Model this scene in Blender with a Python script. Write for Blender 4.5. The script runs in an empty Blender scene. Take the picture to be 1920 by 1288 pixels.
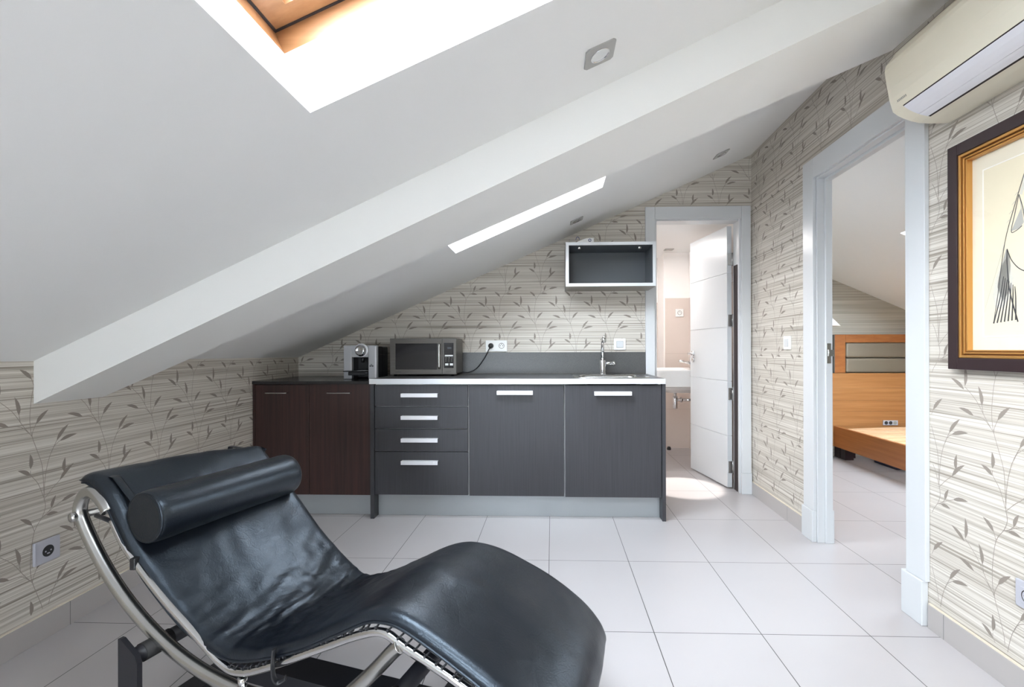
import bpy, bmesh, math, random
from mathutils import Vector, Matrix, noise

# ------------------------------------------------------------------ camera, world, light, exposure
SC = bpy.context.scene
COL = SC.collection
random.seed(7)

cam = bpy.data.cameras.new('camera')
cam.sensor_width = 36.0
cam.lens = 886.0 * 36.0 / 1920.0
cam.shift_x = -(1005.835 - 960.0) / 1920.0
cam.shift_y = (654.437 - 644.0) / 1920.0
cam.clip_start = 0.05
camo = bpy.data.objects.new('camera', cam)
COL.objects.link(camo)
camo.matrix_world = (Matrix.Translation((0, 0, 1.073)) @ Matrix.Rotation(0.03349, 4, 'Z')
                     @ Matrix.Rotation(math.pi / 2, 4, 'X') @ Matrix.Rotation(-0.00275, 4, 'Z'))
SC.camera = camo

SC.view_settings.view_transform = 'Standard'
SC.view_settings.look = 'None'
SC.view_settings.gamma = 1.0
SC.view_settings.use_curve_mapping = False
SC.view_settings.exposure = 1.75

wd = bpy.data.worlds.new('world')
SC.world = wd
wd.use_nodes = True
wbg = wd.node_tree.nodes['Background']
wbg.inputs[0].default_value = (0.81, 0.905, 1.0, 1)      # bright overcast sky over the roof
# hazy sky: an even overcast dome, brightening towards the low sun behind the house
_nt = wd.node_tree
_tc = _nt.nodes.new('ShaderNodeTexCoord'); _dp = _nt.nodes.new('ShaderNodeVectorMath'); _dp.operation = 'DOT_PRODUCT'
_sd = Vector((-0.20, -0.86, 0.42)).normalized(); _dp.inputs[1].default_value = _sd
_nt.links.new(_tc.outputs['Generated'], _dp.inputs[0])
_mx = _nt.nodes.new('ShaderNodeMath'); _mx.operation = 'MAXIMUM'; _mx.inputs[1].default_value = 0.0
_pw = _nt.nodes.new('ShaderNodeMath'); _pw.operation = 'POWER'; _pw.inputs[1].default_value = 3.0
_ma = _nt.nodes.new('ShaderNodeMath'); _ma.operation = 'MULTIPLY_ADD'; _ma.inputs[1].default_value = 11.0; _ma.inputs[2].default_value = 4.2
_nt.links.new(_dp.outputs['Value'], _mx.inputs[0]); _nt.links.new(_mx.outputs[0], _pw.inputs[0]); _nt.links.new(_pw.outputs[0], _ma.inputs[0])
_nt.links.new(_ma.outputs[0], wbg.inputs[1])
SC.cycles.max_bounces = 12
SC.cycles.diffuse_bounces = 8
SC.cycles.glossy_bounces = 6
SC.cycles.transparent_max_bounces = 12
SC.cycles.sample_clamp_indirect = 8.0
SC.cycles.use_denoising = True

# roof plane  z = C0 + SL*x
SL, C0 = 0.437, 1.862
NL = math.sqrt(1 + SL * SL)
def cz(x): return C0 + SL * x
def CE(x, y, h=0.0):            # point on the sloped ceiling, h metres out through the roof
    return (x - SL / NL * h, y, cz(x) + h / NL)
def RW(y, z, d=0.0): return (1.415 + 0.017 * y - d, y, z)      # right wall, d into the room
def LWx(y): return -1.855 - 0.024 * y
def LW(y, z, d=0.0): return (LWx(y) + d, y, z)                  # left wall, d into the room

SKY1 = (-0.556, 0.47, 0.30, 1.071)
SKY2 = (-0.550, 0.286, 1.985, 2.684)
SKY3 = (-0.556, 0.47, -1.55, -0.55)  # unseen skylight behind the camera, added to bring in light
sun = bpy.data.lights.new('hazy_sun', 'SUN'); sun.energy = 1.8; sun.angle = math.radians(40); sun.color = (1.0, 0.97, 0.93)
suno = bpy.data.objects.new('hazy_sun', sun); COL.objects.link(suno)
suno.rotation_euler = Vector((0.80, 0.36, -0.50)).to_track_quat('-Z', 'Y').to_euler(); suno.location = (-2, -1, 5)
BSLOPE, BZ = -0.435, 2.972       # bedroom ceiling z = BZ + BSLOPE*x
def bz(x): return BZ + BSLOPE * x

def portal(name, corners):
    c = [Vector(p) for p in corners]
    ex, ey = c[1] - c[0], c[3] - c[0]
    L = bpy.data.lights.new(name, 'AREA'); L.shape = 'RECTANGLE'
    L.size, L.size_y = ex.length, ey.length
    L.cycles.is_portal = True
    o = bpy.data.objects.new(name, L); COL.objects.link(o)
    X = ex.normalized(); Y = ey.normalized(); Z = X.cross(Y)
    if Z.z < 0: Y = -Y; Z = X.cross(Y)
    m = Matrix((X, Y, Z)).transposed().to_4x4()
    m.translation = (c[0] + c[1] + c[2] + c[3]) / 4
    o.matrix_world = m
for nm, s in (('skylight_daylight', SKY1), ('kitchen_skylight_daylight', SKY2), ('added_skylight_daylight', SKY3)):
    portal(nm, [CE(s[0], s[2], 0.27), CE(s[1], s[2], 0.27), CE(s[1], s[3], 0.27), CE(s[0], s[3], 0.27)])
BSKY = (2.482, 3.30, 2.30, 3.454)
portal('bedroom_skylight_daylight', [(BSKY[0], BSKY[2], bz(BSKY[0]) + .12), (BSKY[1], BSKY[2], bz(BSKY[1]) + .12),
                                     (BSKY[1], BSKY[3], bz(BSKY[1]) + .12), (BSKY[0], BSKY[3], bz(BSKY[0]) + .12)])
FWIN = (-1.40, -0.40, 0.40, 1.14)     # x0,x1,z0,z1 unseen window added behind the camera for frontal light
portal('added_window_daylight', [(FWIN[0], -2.32, FWIN[2]), (FWIN[1], -2.32, FWIN[2]), (FWIN[1], -2.32, FWIN[3]), (FWIN[0], -2.32, FWIN[3])])
bpy.data.objects['added_window_daylight'].rotation_euler = (math.radians(90), 0, 0)

# ------------------------------------------------------------------ materials
MATS = {}
def S(v):  # sRGB 0-255 -> linear
    v = v / 255.0
    return v / 12.92 if v <= 0.04045 else ((v + 0.055) / 1.055) ** 2.4
def rgb(r, g, b): return (S(r), S(g), S(b), 1)
def mat(name, col, rough=0.5, metal=0.0, spec=0.5, coat=0.0, sheen=0.0):
    m = bpy.data.materials.new(name); m.use_nodes = True
    b = m.node_tree.nodes['Principled BSDF']
    b.inputs['Base Color'].default_value = col
    b.inputs['Roughness'].default_value = rough
    b.inputs['Metallic'].default_value = metal
    b.inputs['Specular IOR Level'].default_value = spec
    b.inputs['Coat Weight'].default_value = coat
    b.inputs['Sheen Weight'].default_value = sheen
    MATS[name] = m
    return m
def nd(m, t, **kw):
    n = m.node_tree.nodes.new(t)
    for k, v in kw.items(): setattr(n, k, v)
    return n
def lk(m, a, b): m.node_tree.links.new(a, b)
def bsdf(m): return m.node_tree.nodes['Principled BSDF']
def math_(m, op, a, b=None, c=None):
    n = nd(m, 'ShaderNodeMath', operation=op)
    for i, v in enumerate((a, b, c)):
        if v is None: continue
        if isinstance(v, (int, float)): n.inputs[i].default_value = v
        else: lk(m, v, n.inputs[i])
    return n.outputs[0]
def pos(m):
    g = nd(m, 'ShaderNodeNewGeometry'); return g.outputs['Position']
def noise_tex(m, vec, scale, detail=2.0, rough=0.5, mapscale=None):
    if mapscale:
        mp = nd(m, 'ShaderNodeMapping'); mp.inputs['Scale'].default_value = mapscale
        lk(m, vec, mp.inputs[0]); vec = mp.outputs[0]
    n = nd(m, 'ShaderNodeTexNoise'); n.inputs['Scale'].default_value = scale
    n.inputs['Detail'].default_value = detail; n.inputs['Roughness'].default_value = rough
    lk(m, vec, n.inputs['Vector']); return n.outputs['Fac']
def ramp(m, fac, stops, interp='LINEAR'):
    r = nd(m, 'ShaderNodeValToRGB'); r.color_ramp.interpolation = interp
    el = r.color_ramp.elements
    while len(el) < len(stops): el.new(0.5)
    for e, (p, c) in zip(el, stops): e.position = p; e.color = c
    lk(m, fac, r.inputs[0]); return r.outputs[0]
def bump(m, h, strength=0.2, dist=0.01):
    b = nd(m, 'ShaderNodeBump'); b.inputs['Strength'].default_value = strength
    b.inputs['Distance'].default_value = dist
    lk(m, h, b.inputs['Height']); lk(m, b.outputs[0], bsdf(m).inputs['Normal']); return b
def objco(m):
    return nd(m, 'ShaderNodeTexCoord').outputs['Object']

mat('white_paint', (0.80, 0.80, 0.79, 1), 0.75)
mat('beam_paint', (0.80, 0.795, 0.77, 1), 0.75)
mat('white_lacquer', (0.60, 0.615, 0.625, 1), 0.28)
mat('white_plastic', (0.80, 0.80, 0.78, 1), 0.3)
mat('grey_plastic', rgb(176, 176, 184), 0.4)
mat('cream_plastic', rgb(226, 219, 200), 0.38)
mat('louver_plastic', rgb(226, 226, 232), 0.35)
mat('black_plastic', (0.012, 0.012, 0.014, 1), 0.35)
mat('rubber', (0.015, 0.014, 0.014, 1), 0.6)
mat('black_steel', (0.012, 0.012, 0.016, 1), 0.42)
mat('chrome', (0.66, 0.66, 0.665, 1), 0.09, 1.0)
mat('satin_chrome', (0.52, 0.515, 0.50, 1), 0.26, 1.0)
mat('steel', (0.60, 0.60, 0.59, 1), 0.24, 1.0)
mat('alu', rgb(214, 217, 219), 0.38, 0.35)
mat('alu_bright', rgb(232, 232, 236), 0.35, 0.25)
mat('plinth_alu', rgb(172, 177, 180), 0.32, 0.45)
mat('grey_carcass', rgb(205, 205, 205), 0.5)
mat('dark_inside', rgb(84, 88, 92), 0.5)
mat('box_side', rgb(142, 138, 130), 0.35, 0.4)
mat('dark_glass', (0.012, 0.012, 0.015, 1), 0.08, 0.0, 0.6)
mat('navy', (0.012, 0.016, 0.05, 1), 0.6)
mat('paper', rgb(220, 210, 184), 0.8)
mat('mat_board', rgb(220, 212, 192), 0.8)
mat('bevel_white', rgb(236, 232, 224), 0.7)
mat('ink', rgb(62, 62, 66), 0.8)
mat('ink_soft', rgb(168, 166, 160), 0.85)
mat('ink_faint', rgb(200, 197, 186), 0.85)
mat('frame_dark', rgb(44, 30, 32), 0.35)
mat('gold', (0.62, 0.33, 0.10, 1), 0.34, 0.75)
mat('gold_dark', (0.25, 0.11, 0.035, 1), 0.4, 0.6)
mat('porcelain', (0.82, 0.82, 0.81, 1), 0.12)
mat('caulk', rgb(214, 204, 186), 0.7)
mat('leaf_print', rgb(140, 131, 122), 0.75)
mat('stem_print', rgb(150, 141, 132), 0.75)
mat('dark_gap', (0.03, 0.02, 0.02, 1), 0.8)
mat('lamp_shade', (0.85, 0.84, 0.80, 1), 0.7)
mat('blue_print', rgb(70, 78, 130), 0.6)
mat('mark_dark', (0.03, 0.03, 0.03, 1), 0.6)
mat('mark_grey', rgb(150, 150, 140), 0.6)
mat('bath_paint', rgb(234, 228, 223), 0.7)
mat('machine_silver', rgb(186, 188, 192), 0.32, 0.35)
mat('keypad_dim', rgb(58, 66, 72), 0.3)
mat('spot_plate', rgb(168, 167, 164), 0.45, 0.2)
mat('spot_glass', rgb(160, 165, 172), 0.22, 0.4)
mat('dark_trim', rgb(80, 78, 74), 0.5)

# leather
m = mat('leather', (0.0022, 0.0030, 0.0058, 1), 0.34, 0.0, 0.80)
bsdf(m).inputs['Specular Tint'].default_value = (0.72, 0.86, 1.0, 1)  # blue of the sky highlights put into the leather's reflection tint
oc = objco(m)
g1 = noise_tex(m, oc, 260, 3, 0.6); g2 = noise_tex(m, oc, 22, 4, 0.6); g3 = noise_tex(m, oc, 7.0, 3, 0.5, (1, 1, 1))
h = math_(m, 'ADD', math_(m, 'MULTIPLY', g1, 0.10), math_(m, 'ADD', math_(m, 'MULTIPLY', g2, 0.16), math_(m, 'MULTIPLY', g3, 0.4)))
vo = nd(m, 'ShaderNodeTexVoronoi', feature='DISTANCE_TO_EDGE'); vo.inputs['Scale'].default_value = 13.0
wv = nd(m, 'ShaderNodeVectorMath', operation='ADD'); lk(m, oc, wv.inputs[0])
nn_ = nd(m, 'ShaderNodeTexNoise'); nn_.inputs['Scale'].default_value = 9.0; lk(m, oc, nn_.inputs['Vector'])
sc_ = nd(m, 'ShaderNodeVectorMath', operation='SCALE'); sc_.inputs['Scale'].default_value = 0.16; lk(m, nn_.outputs['Color'], sc_.inputs[0]); lk(m, sc_.outputs[0], wv.inputs[1])
lk(m, wv.outputs[0], vo.inputs['Vector'])
crk = math_(m, 'MULTIPLY', math_(m, 'MINIMUM', vo.outputs['Distance'], 0.035), 0.8)
h = math_(m, 'ADD', h, crk)
bump(m, h, 0.33, 0.012)
lk(m, ramp(m, g2, [(0.3, (0.31, 0.31, 0.31, 1)), (0.75, (0.37, 0.37, 0.37, 1))]), bsdf(m).inputs['Roughness'])

# dark grey laminate with fine vertical grain
def grain(name, c1, c2, rough, sc=(260, 260, 3.0), contrast=(0.35, 0.65)):
    m = mat(name, c1, rough)
    p = pos(m)
    n = noise_tex(m, p, 1.0, 3, 0.65, sc)
    lk(m, ramp(m, n, [(contrast[0], c1), (contrast[1], c2)]), bsdf(m).inputs['Base Color'])
    bump(m, n, 0.12, 0.002)
    return m
grain('grey_laminate', rgb(50, 50, 54), rgb(60, 60, 64), 0.42)
grain('wenge', rgb(40, 25, 22), rgb(64, 40, 36), 0.36, (60, 60, 1.6), (0.3, 0.7))
grain('worktop', rgb(74, 74, 74), rgb(88, 88, 88), 0.33, (220, 220, 220))
grain('black_worktop', rgb(38, 36, 36), rgb(46, 44, 44), 0.22, (200, 200, 200))
grain('brushed_steel', rgb(84, 80, 75), rgb(98, 94, 89), 0.36, (6, 6, 500))
bsdf(MATS['brushed_steel']).inputs['Metallic'].default_value = 0.35
grain('bed_wood', rgb(152, 102, 58), rgb(174, 124, 76), 0.35, (1.6, 1.6, 45), (0.3, 0.7))
grain('bed_frame_wood', rgb(150, 90, 46), rgb(172, 110, 60), 0.35, (8, 1.4, 40), (0.3, 0.7))
grain('slat_wood', rgb(232, 190, 146), rgb(240, 206, 166), 0.4, (1.5, 30, 30))
grain('pine', rgb(150, 104, 66), rgb(168, 122, 84), 0.38, (3, 40, 40), (0.3, 0.7))
m = mat('silver_cloth', rgb(140, 131, 116), 0.3, 0.45)
bump(m, noise_tex(m, pos(m), 240, 3), 0.5, 0.004)

# floor tiles
def grid_mat(name, c1, c2, grout, tx, ty, x0, y0, half, rough, ax=('X', 'Y')):
    m = mat(name, c1, rough)
    p = pos(m)
    sep = nd(m, 'ShaderNodeSeparateXYZ'); lk(m, p, sep.inputs[0])
    def line(sock, o, t):
        f = math_(m, 'FRACT', math_(m, 'ADD', math_(m, 'DIVIDE', math_(m, 'SUBTRACT', sock, o), t), 200.5))
        return math_(m, 'MULTIPLY', math_(m, 'ABSOLUTE', math_(m, 'SUBTRACT', f, 0.5)), t)
    d = None
    for a, o, t in ((ax[0], x0, tx), (ax[1], y0, ty)):
        if a is None: continue
        l = line(sep.outputs[a], o, t)
        d = l if d is None else math_(m, 'MINIMUM', d, l)
    mask = math_(m, 'LESS_THAN', d, half)
    mix = nd(m, 'ShaderNodeMix', data_type='RGBA')
    lk(m, mask, mix.inputs[0])
    n = noise_tex(m, p, 1.7, 3, 0.5)
    lk(m, ramp(m, n, [(0.3, c1), (0.7, c2)]), mix.inputs[6])
    mix.inputs[7].default_value = grout
    lk(m, mix.outputs[2], bsdf(m).inputs['Base Color'])
    return m
grid_mat('floor_tile', (0.445, 0.42, 0.421, 1), (0.47, 0.445, 0.446, 1), (0.055, 0.05, 0.047, 1), 0.4007, 0.5995, -0.019, 3.0004, 0.0015, 0.30)
grid_mat('skirting_tile', (0.40, 0.375, 0.36, 1), (0.43, 0.40, 0.385, 1), (0.14, 0.15, 0.14, 1), 1, 0.5995, 0, 1.786, 0.0012, 0.35, (None, 'Y'))
grid_mat('bath_tile', rgb(204, 190, 180), rgb(209, 196, 187), rgb(176, 165, 156), 0.62, 0.60, 0.6, 0.42, 0.0012, 0.22, ('X', 'Z'))

# striped wallpaper
def stripes(name, dark, mid, light, hs=0.9):
    m = mat(name, mid, 0.72)
    p = pos(m)
    a = noise_tex(m, p, 1.0, 4, 0.65, (hs * 1.0, hs * 1.0, 215))
    b = noise_tex(m, p, 1.0, 3, 0.6, (hs * 0.5, hs * 0.5, 88))
    f = math_(m, 'ADD', math_(m, 'MULTIPLY', a, 0.70), math_(m, 'MULTIPLY', b, 0.30))
    lk(m, ramp(m, f, [(0.36, dark), (0.48, mid), (0.63, light)]), bsdf(m).inputs['Base Color'])
    bump(m, a, 0.15, 0.002)
    return m
stripes('wallpaper', (0.235, 0.202, 0.162, 1), (0.52, 0.478, 0.418, 1), (0.705, 0.67, 0.61, 1))
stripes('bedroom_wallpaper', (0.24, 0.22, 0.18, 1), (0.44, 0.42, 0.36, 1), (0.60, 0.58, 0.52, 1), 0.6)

# glass: clear pane that lets daylight straight through, with a faint mirror
m = bpy.data.materials.new('clear_glass'); m.use_nodes = True; MATS['clear_glass'] = m
nt = m.node_tree; nt.nodes.clear()
out = nt.nodes.new('ShaderNodeOutputMaterial'); tr = nt.nodes.new('ShaderNodeBsdfTransparent'); gl = nt.nodes.new('ShaderNodeBsdfGlossy')
gl.inputs['Roughness'].default_value = 0.02; mx = nt.nodes.new('ShaderNodeMixShader'); fr = nt.nodes.new('ShaderNodeMath'); fr.operation = 'MULTIPLY_ADD'; fr.inputs[1].default_value = 0.7; fr.inputs[2].default_value = 0.045
lw = nt.nodes.new('ShaderNodeLayerWeight'); lw.inputs[0].default_value = 0.5; pw_ = nt.nodes.new('ShaderNodeMath'); pw_.operation = 'POWER'; pw_.inputs[1].default_value = 5.0
nt.links.new(lw.outputs['Facing'], pw_.inputs[0]); nt.links.new(pw_.outputs[0], fr.inputs[0])
nt.links.new(fr.outputs[0], mx.inputs[0]); nt.links.new(tr.outputs[0], mx.inputs[1]); nt.links.new(gl.outputs[0], mx.inputs[2]); nt.links.new(mx.outputs[0], out.inputs[0])
m = mat('lamp_glow', (1, 1, 1, 1), 0.5)
bsdf(m).inputs['Emission Color'].default_value = (1, 0.9, 0.8, 1); bsdf(m).inputs['Emission Strength'].default_value = 3.0

# ------------------------------------------------------------------ mesh helpers
class MB:
    def __init__(s, tf=None): s.v, s.f, s.m, s.sm, s.tf = [], [], [], [], tf
    def add(s, verts, faces, mi=0, smooth=False):
        o = len(s.v)
        s.v += [Vector(s.tf(*p)) if s.tf else Vector(p) for p in verts]
        for f in faces:
            s.f.append([o + i for i in f]); s.m.append(mi); s.sm.append(smooth)
        return s
    def bm_add(s, bm, mi=0, smooth=False):
        bm.verts.index_update()
        s.add([tuple(v.co) for v in bm.verts], [[v.index for v in f.verts] for f in bm.faces], mi, smooth); bm.free()
    def box(s, x0, x1, y0, y1, z0, z1, mi=0, bev=0.0, seg=2):
        if bev <= 0:
            vs = [(x, y, z) for x in (x0, x1) for y in (y0, y1) for z in (z0, z1)]
            return s.add(vs, [(0, 1, 3, 2), (4, 6, 7, 5), (0, 4, 5, 1), (2, 3, 7, 6), (0, 2, 6, 4), (1, 5, 7, 3)], mi)
        bm = bmesh.new(); bmesh.ops.create_cube(bm, size=1)
        for v in bm.verts:
            v.co = Vector(((x0 + x1) / 2 + v.co.x * (x1 - x0), (y0 + y1) / 2 + v.co.y * (y1 - y0), (z0 + z1) / 2 + v.co.z * (z1 - z0)))
        bmesh.ops.bevel(bm, geom=bm.edges[:], offset=bev, segments=seg, profile=0.5, affect='EDGES')
        s.bm_add(bm, mi, False); return s
    def tube(s, pts, r, n=14, mi=0, closed=False, caps=True, flat=1.0):
        P = [Vector(p) for p in pts]; N = len(P); rings = []
        T = []
        for i in range(N):
            if closed: t = P[(i + 1) % N] - P[i - 1]
            else: t = P[min(i + 1, N - 1)] - P[max(i - 1, 0)]
            T.append(t.normalized())
        ref = Vector((0, 0, 1)) if abs(T[0].z) < 0.9 else Vector((1, 0, 0))
        u = (ref - T[0] * ref.dot(T[0])).normalized()
        vs = []
        for i in range(N):
            u = (u - T[i] * u.dot(T[i])).normalized(); w = T[i].cross(u)
            rr = r[i] if isinstance(r, (list, tuple)) else r
            for k in range(n):
                a = 2 * math.pi * k / n
                vs.append(tuple(P[i] + u * (math.cos(a) * rr * flat) + w * (math.sin(a) * rr)))
        fs = []
        for i in range(N if closed else N - 1):
            j = (i + 1) % N
            for k in range(n):
                k2 = (k + 1) % n
                fs.append((i * n + k, i * n + k2, j * n + k2, j * n + k))
        s.add(vs, fs, mi, True)
        if caps and not closed:
            s.add(vs[:n], [list(range(n))[::-1]], mi); s.add(vs[-n:], [list(range(n))], mi)
        return s
    def lathe(s, prof, c=(0, 0, 0), axis='Z', n=32, mi=0, smooth=True):
        vs, fs = [], []
        c = Vector(c)
        ax = axis if isinstance(axis, Vector) else {'Z': Vector((0, 0, 1)), 'Y': Vector((0, 1, 0)), 'X': Vector((1, 0, 0))}[axis]
        ref = Vector((1, 0, 0)) if abs(ax.x) < 0.9 else Vector((0, 1, 0))
        u = (ref - ax * ref.dot(ax)).normalized(); w = ax.cross(u)
        for r, z in prof:
            for k in range(n):
                a = 2 * math.pi * k / n
                vs.append(tuple(c + ax * z + (u * math.cos(a) + w * math.sin(a)) * r))
        for i in range(len(prof) - 1):
            for k in range(n):
                k2 = (k + 1) % n
                fs.append((i * n + k, i * n + k2, (i + 1) * n + k2, (i + 1) * n + k))
        s.add(vs, fs, mi, smooth)
        for i, rev in ((0, True), (len(prof) - 1, False)):
            if prof[i][0] > 1e-5:
                idx = list(range(n)); s.add(vs[i * n:(i + 1) * n], [idx[::-1] if rev else idx], mi)
        return s
    def prism(s, poly, fn, d0, d1, mi=0, mi_side=None, mi_back=None):
        n = len(poly)
        a = [fn(p[0], p[1], d0) for p in poly]; b = [fn(p[0], p[1], d1) for p in poly]
        s.add(a, [list(range(n))], mi)
        s.add(b, [list(range(n))[::-1]], mi if mi_back is None else mi_back)
        s.add(a + b, [(i, (i + 1) % n, n + (i + 1) % n, n + i) for i in range(n)], mi if mi_side is None else mi_side)
        return s
    def build(s, name, mats, parent=None, label=None, cat=None, group=None, kind=None, local=False, origin=None):
        if not isinstance(mats, (list, tuple)): mats = [mats]
        vs = s.v
        if parent is not None:
            off = Vector((0, 0, 0)) if local else ROOT[parent.name]
        else:
            if origin is None:
                lo = [min(v[i] for v in vs) for i in range(3)]; hi = [max(v[i] for v in vs) for i in range(3)]
                origin = ((lo[0] + hi[0]) / 2, (lo[1] + hi[1]) / 2, lo[2])
            off = Vector(origin)
        me = bpy.data.meshes.new(name)
        me.from_pydata([tuple(v - off) for v in vs], [], s.f)
        for mm in mats: me.materials.append(MATS[mm])
        me.polygons.foreach_set('material_index', s.m)
        me.polygons.foreach_set('use_smooth', s.sm)
        bm = bmesh.new(); bm.from_mesh(me)
        bmesh.ops.remove_doubles(bm, verts=bm.verts, dist=1e-6) if len(s.sm) and any(s.sm) else None
        bmesh.ops.recalc_face_normals(bm, faces=bm.faces); bm.to_mesh(me); bm.free()
        me.update()
        o = bpy.data.objects.new(name, me); COL.objects.link(o)
        ROOT[o.name] = off
        if parent is not None: o.parent = parent
        else: o.location = off
        tag(o, label, cat, group, kind)
        return o
ROOT = {}
def tag(o, label=None, cat=None, group=None, kind=None):
    if label: o['label'] = label
    if cat: o['category'] = cat
    if group: o['group'] = group
    if kind: o['kind'] = kind
    return o
def thing(name, loc, label, cat, group=None, kind=None):
    o = bpy.data.objects.new(name, None); COL.objects.link(o); o.location = loc
    o.empty_display_size = 0.1
    ROOT[o.name] = Vector(loc)
    return tag(o, label, cat, group, kind)
def copy_tree(o, parent=None):
    c = o.copy(); COL.objects.link(c)
    if parent is not None: c.parent = parent
    for ch in list(o.children): copy_tree(ch, c)
    return c
def crom(pts, per=8):
    P = [Vector(p) for p in pts]; out = []
    for i in range(len(P) - 1):
        p0, p1, p2, p3 = P[max(i - 1, 0)], P[i], P[i + 1], P[min(i + 2, len(P) - 1)]
        for k in range(per):
            t = k / per
            out.append(0.5 * ((2 * p1) + (p2 - p0) * t + (2 * p0 - 5 * p1 + 4 * p2 - p3) * t * t + (3 * p1 - p0 - 3 * p2 + p3) * t ** 3))
    out.append(P[-1]); return out
def fillet(pts, r, n=6):
    P = [Vector(p) for p in pts]; out = [P[0]]
    for i in range(1, len(P) - 1):
        a, b, c = P[i - 1], P[i], P[i + 1]
        d1 = (a - b); d2 = (c - b); l = min(r, d1.length * .49, d2.length * .49)
        s, e = b + d1.normalized() * l, b + d2.normalized() * l
        for k in range(n + 1):
            t = k / n; out.append(s * (1 - t) ** 2 + b * 2 * t * (1 - t) + e * t * t)
    out.append(P[-1]); return out

# wallpaper print: trailing stems with paired leaves, repeat 0.265 x 0.533 m (drawn in motif units, 1464 per metre)
K = 1464.0
LEAVES = [((447, 1155), (445, 1082)), ((447, 1190), (390, 1153)), ((625, 1217), (630, 1140)), ((600, 1255), (674, 1184)),
          ((583, 1030), (646, 953)), ((600, 1035), (692, 1013)), ((475, 920), (534, 856)), ((345, 918), (261, 889)),
          ((392, 862), (373, 773)), ((288, 790), (213, 739)), ((294, 772), (293, 675)), ((453, 677), (399, 629)),
          ((525, 648), (585, 653)), ((553, 617), (576, 558)), ((608, 599), (692, 582))]
STEMS = [[(515, 555), (522, 600), (505, 650), (465, 715), (447, 830), (445, 920), (455, 985), (480, 1065), (505, 1150), (512, 1250), (515, 1335), (515, 1340)],
         [(583, 1030), (545, 1110), (522, 1210), (515, 1310)], [(600, 1035), (570, 1058), (555, 1090)],
         [(447, 1165), (449, 1190), (485, 1245), (512, 1325)], [(625, 1217), (600, 1255), (560, 1290), (518, 1335)],
         [(293, 775), (360, 840), (410, 920), (455, 985)], [(345, 918), (400, 925), (440, 965)], [(392, 862), (398, 900)],
         [(475, 920), (458, 960), (455, 985)], [(453, 677), (465, 715)], [(525, 648), (505, 652)], [(553, 617), (530, 640), (508, 650)],
         [(608, 599), (553, 625), (520, 648)]]
def print_leaves(mb, fn, s0, z0, srange, zrange, inside, mi_leaf, mi_stem, eps=0.0006):
    pu, pv = 388.0 / K, 780.0 / K
    for i in range(int((srange[0] - s0) / pu) - 2, int((srange[1] - s0) / pu) + 3):
        for j in range(int((zrange[0] - z0) / pv) - 2, int((zrange[1] - z0) / pv) + 3):
            def q(p): return (s0 + i * pu + (p[0] - 447) / K, z0 + j * pv - (p[1] - 1155) / K)
            for b, t in LEAVES:
                B, T = Vector(q(b)), Vector(q(t)); T = B + (T - B) * 1.08; d = T - B; L = d.length; nrm = Vector((-d.y, d.x)) / L
                bend = 0.06 * L * (1 if d.x > 0 else -1)
                w = 0.0069 if L > 0.05 else 0.0062
                prof = [(0, 0.08), (0.10, 0.45), (0.25, 0.90), (0.42, 1.0), (0.64, 0.84), (0.84, 0.46), (1.0, 0.03)]
                up = [B + d * t_ + nrm * (w * k_ + bend * math.sin(math.pi * t_)) for t_, k_ in prof]
                dn = [B + d * t_ + nrm * (-w * k_ + bend * math.sin(math.pi * t_)) for t_, k_ in prof[:-1]]
                pl = up + dn[::-1]
                if all(inside(p.x, p.y) for p in pl):
                    n = len(prof)
                    a = [fn(p.x, p.y, eps) for p in up]; c = [fn(p.x, p.y, eps) for p in dn]
                    vs = a + c
                    fs = [(k, k + 1, n + k + 1, n + k) for k in range(n - 2)] + [(n - 2, n - 1, n + n - 2)]
                    mb.add(vs, fs, mi_leaf)
            for st in STEMS:
                pts = [Vector((p.x, p.y)) for p in crom([(x, y, 0) for x, y in st], 3)]
                pts = [Vector(q(p)) for p in pts]
                for a, b in zip(pts[:-1], pts[1:]):
                    d = b - a
                    if d.length < 1e-6: continue
                    nn = Vector((-d.y, d.x)).normalized() * 0.0010
                    quad = [a + nn, a - nn, b - nn, b + nn]
                    if all(inside(p.x, p.y) for p in quad):
                        mb.add([fn(p.x, p.y, eps * 0.8) for p in quad], [(0, 1, 2, 3)], mi_stem)

# ------------------------------------------------------------------ the setting
floor = MB().box(-2.3, 4.9, -2.5, 6.0, -0.06, 0.0).build('floor', 'floor_tile', None, 'pale grey-white rectangular tiled floor with thin dark joints', 'floor', kind='structure')

# back wall (kitchen wall) at y = 3.55
YB = 3.55
def BW(x, z, d=0.0): return (x, YB - d, z)
mb = MB()
DX0, DX1, DZ = 0.752, 1.406, 2.046
mb.prism([(-2.15, 0), (DX0, 0), (DX0, DZ), (DX1, DZ), (DX1, 0), (1.62, 0), (1.62, cz(1.62) + .06), (-2.15, cz(-2.15) + .06)], BW, 0.0, -0.10, 0, 1, 1)
def inside_back(x, z):
    if x < -1.94 or x > 1.473 or z > cz(x) - 0.004: return False
    if x > 0.69 and z < 2.13: return False
    return z > 0.88
print_leaves(mb, BW, -0.398, 1.143, (-2.0, 1.5), (0.9, 2.5), inside_back, 2, 3)
mb.build('wall_back', ['wallpaper', 'white_paint', 'leaf_print', 'stem_print'], None, 'striped beige wallpaper wall with trailing leaf print behind the kitchen', 'wall', kind='structure')

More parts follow.
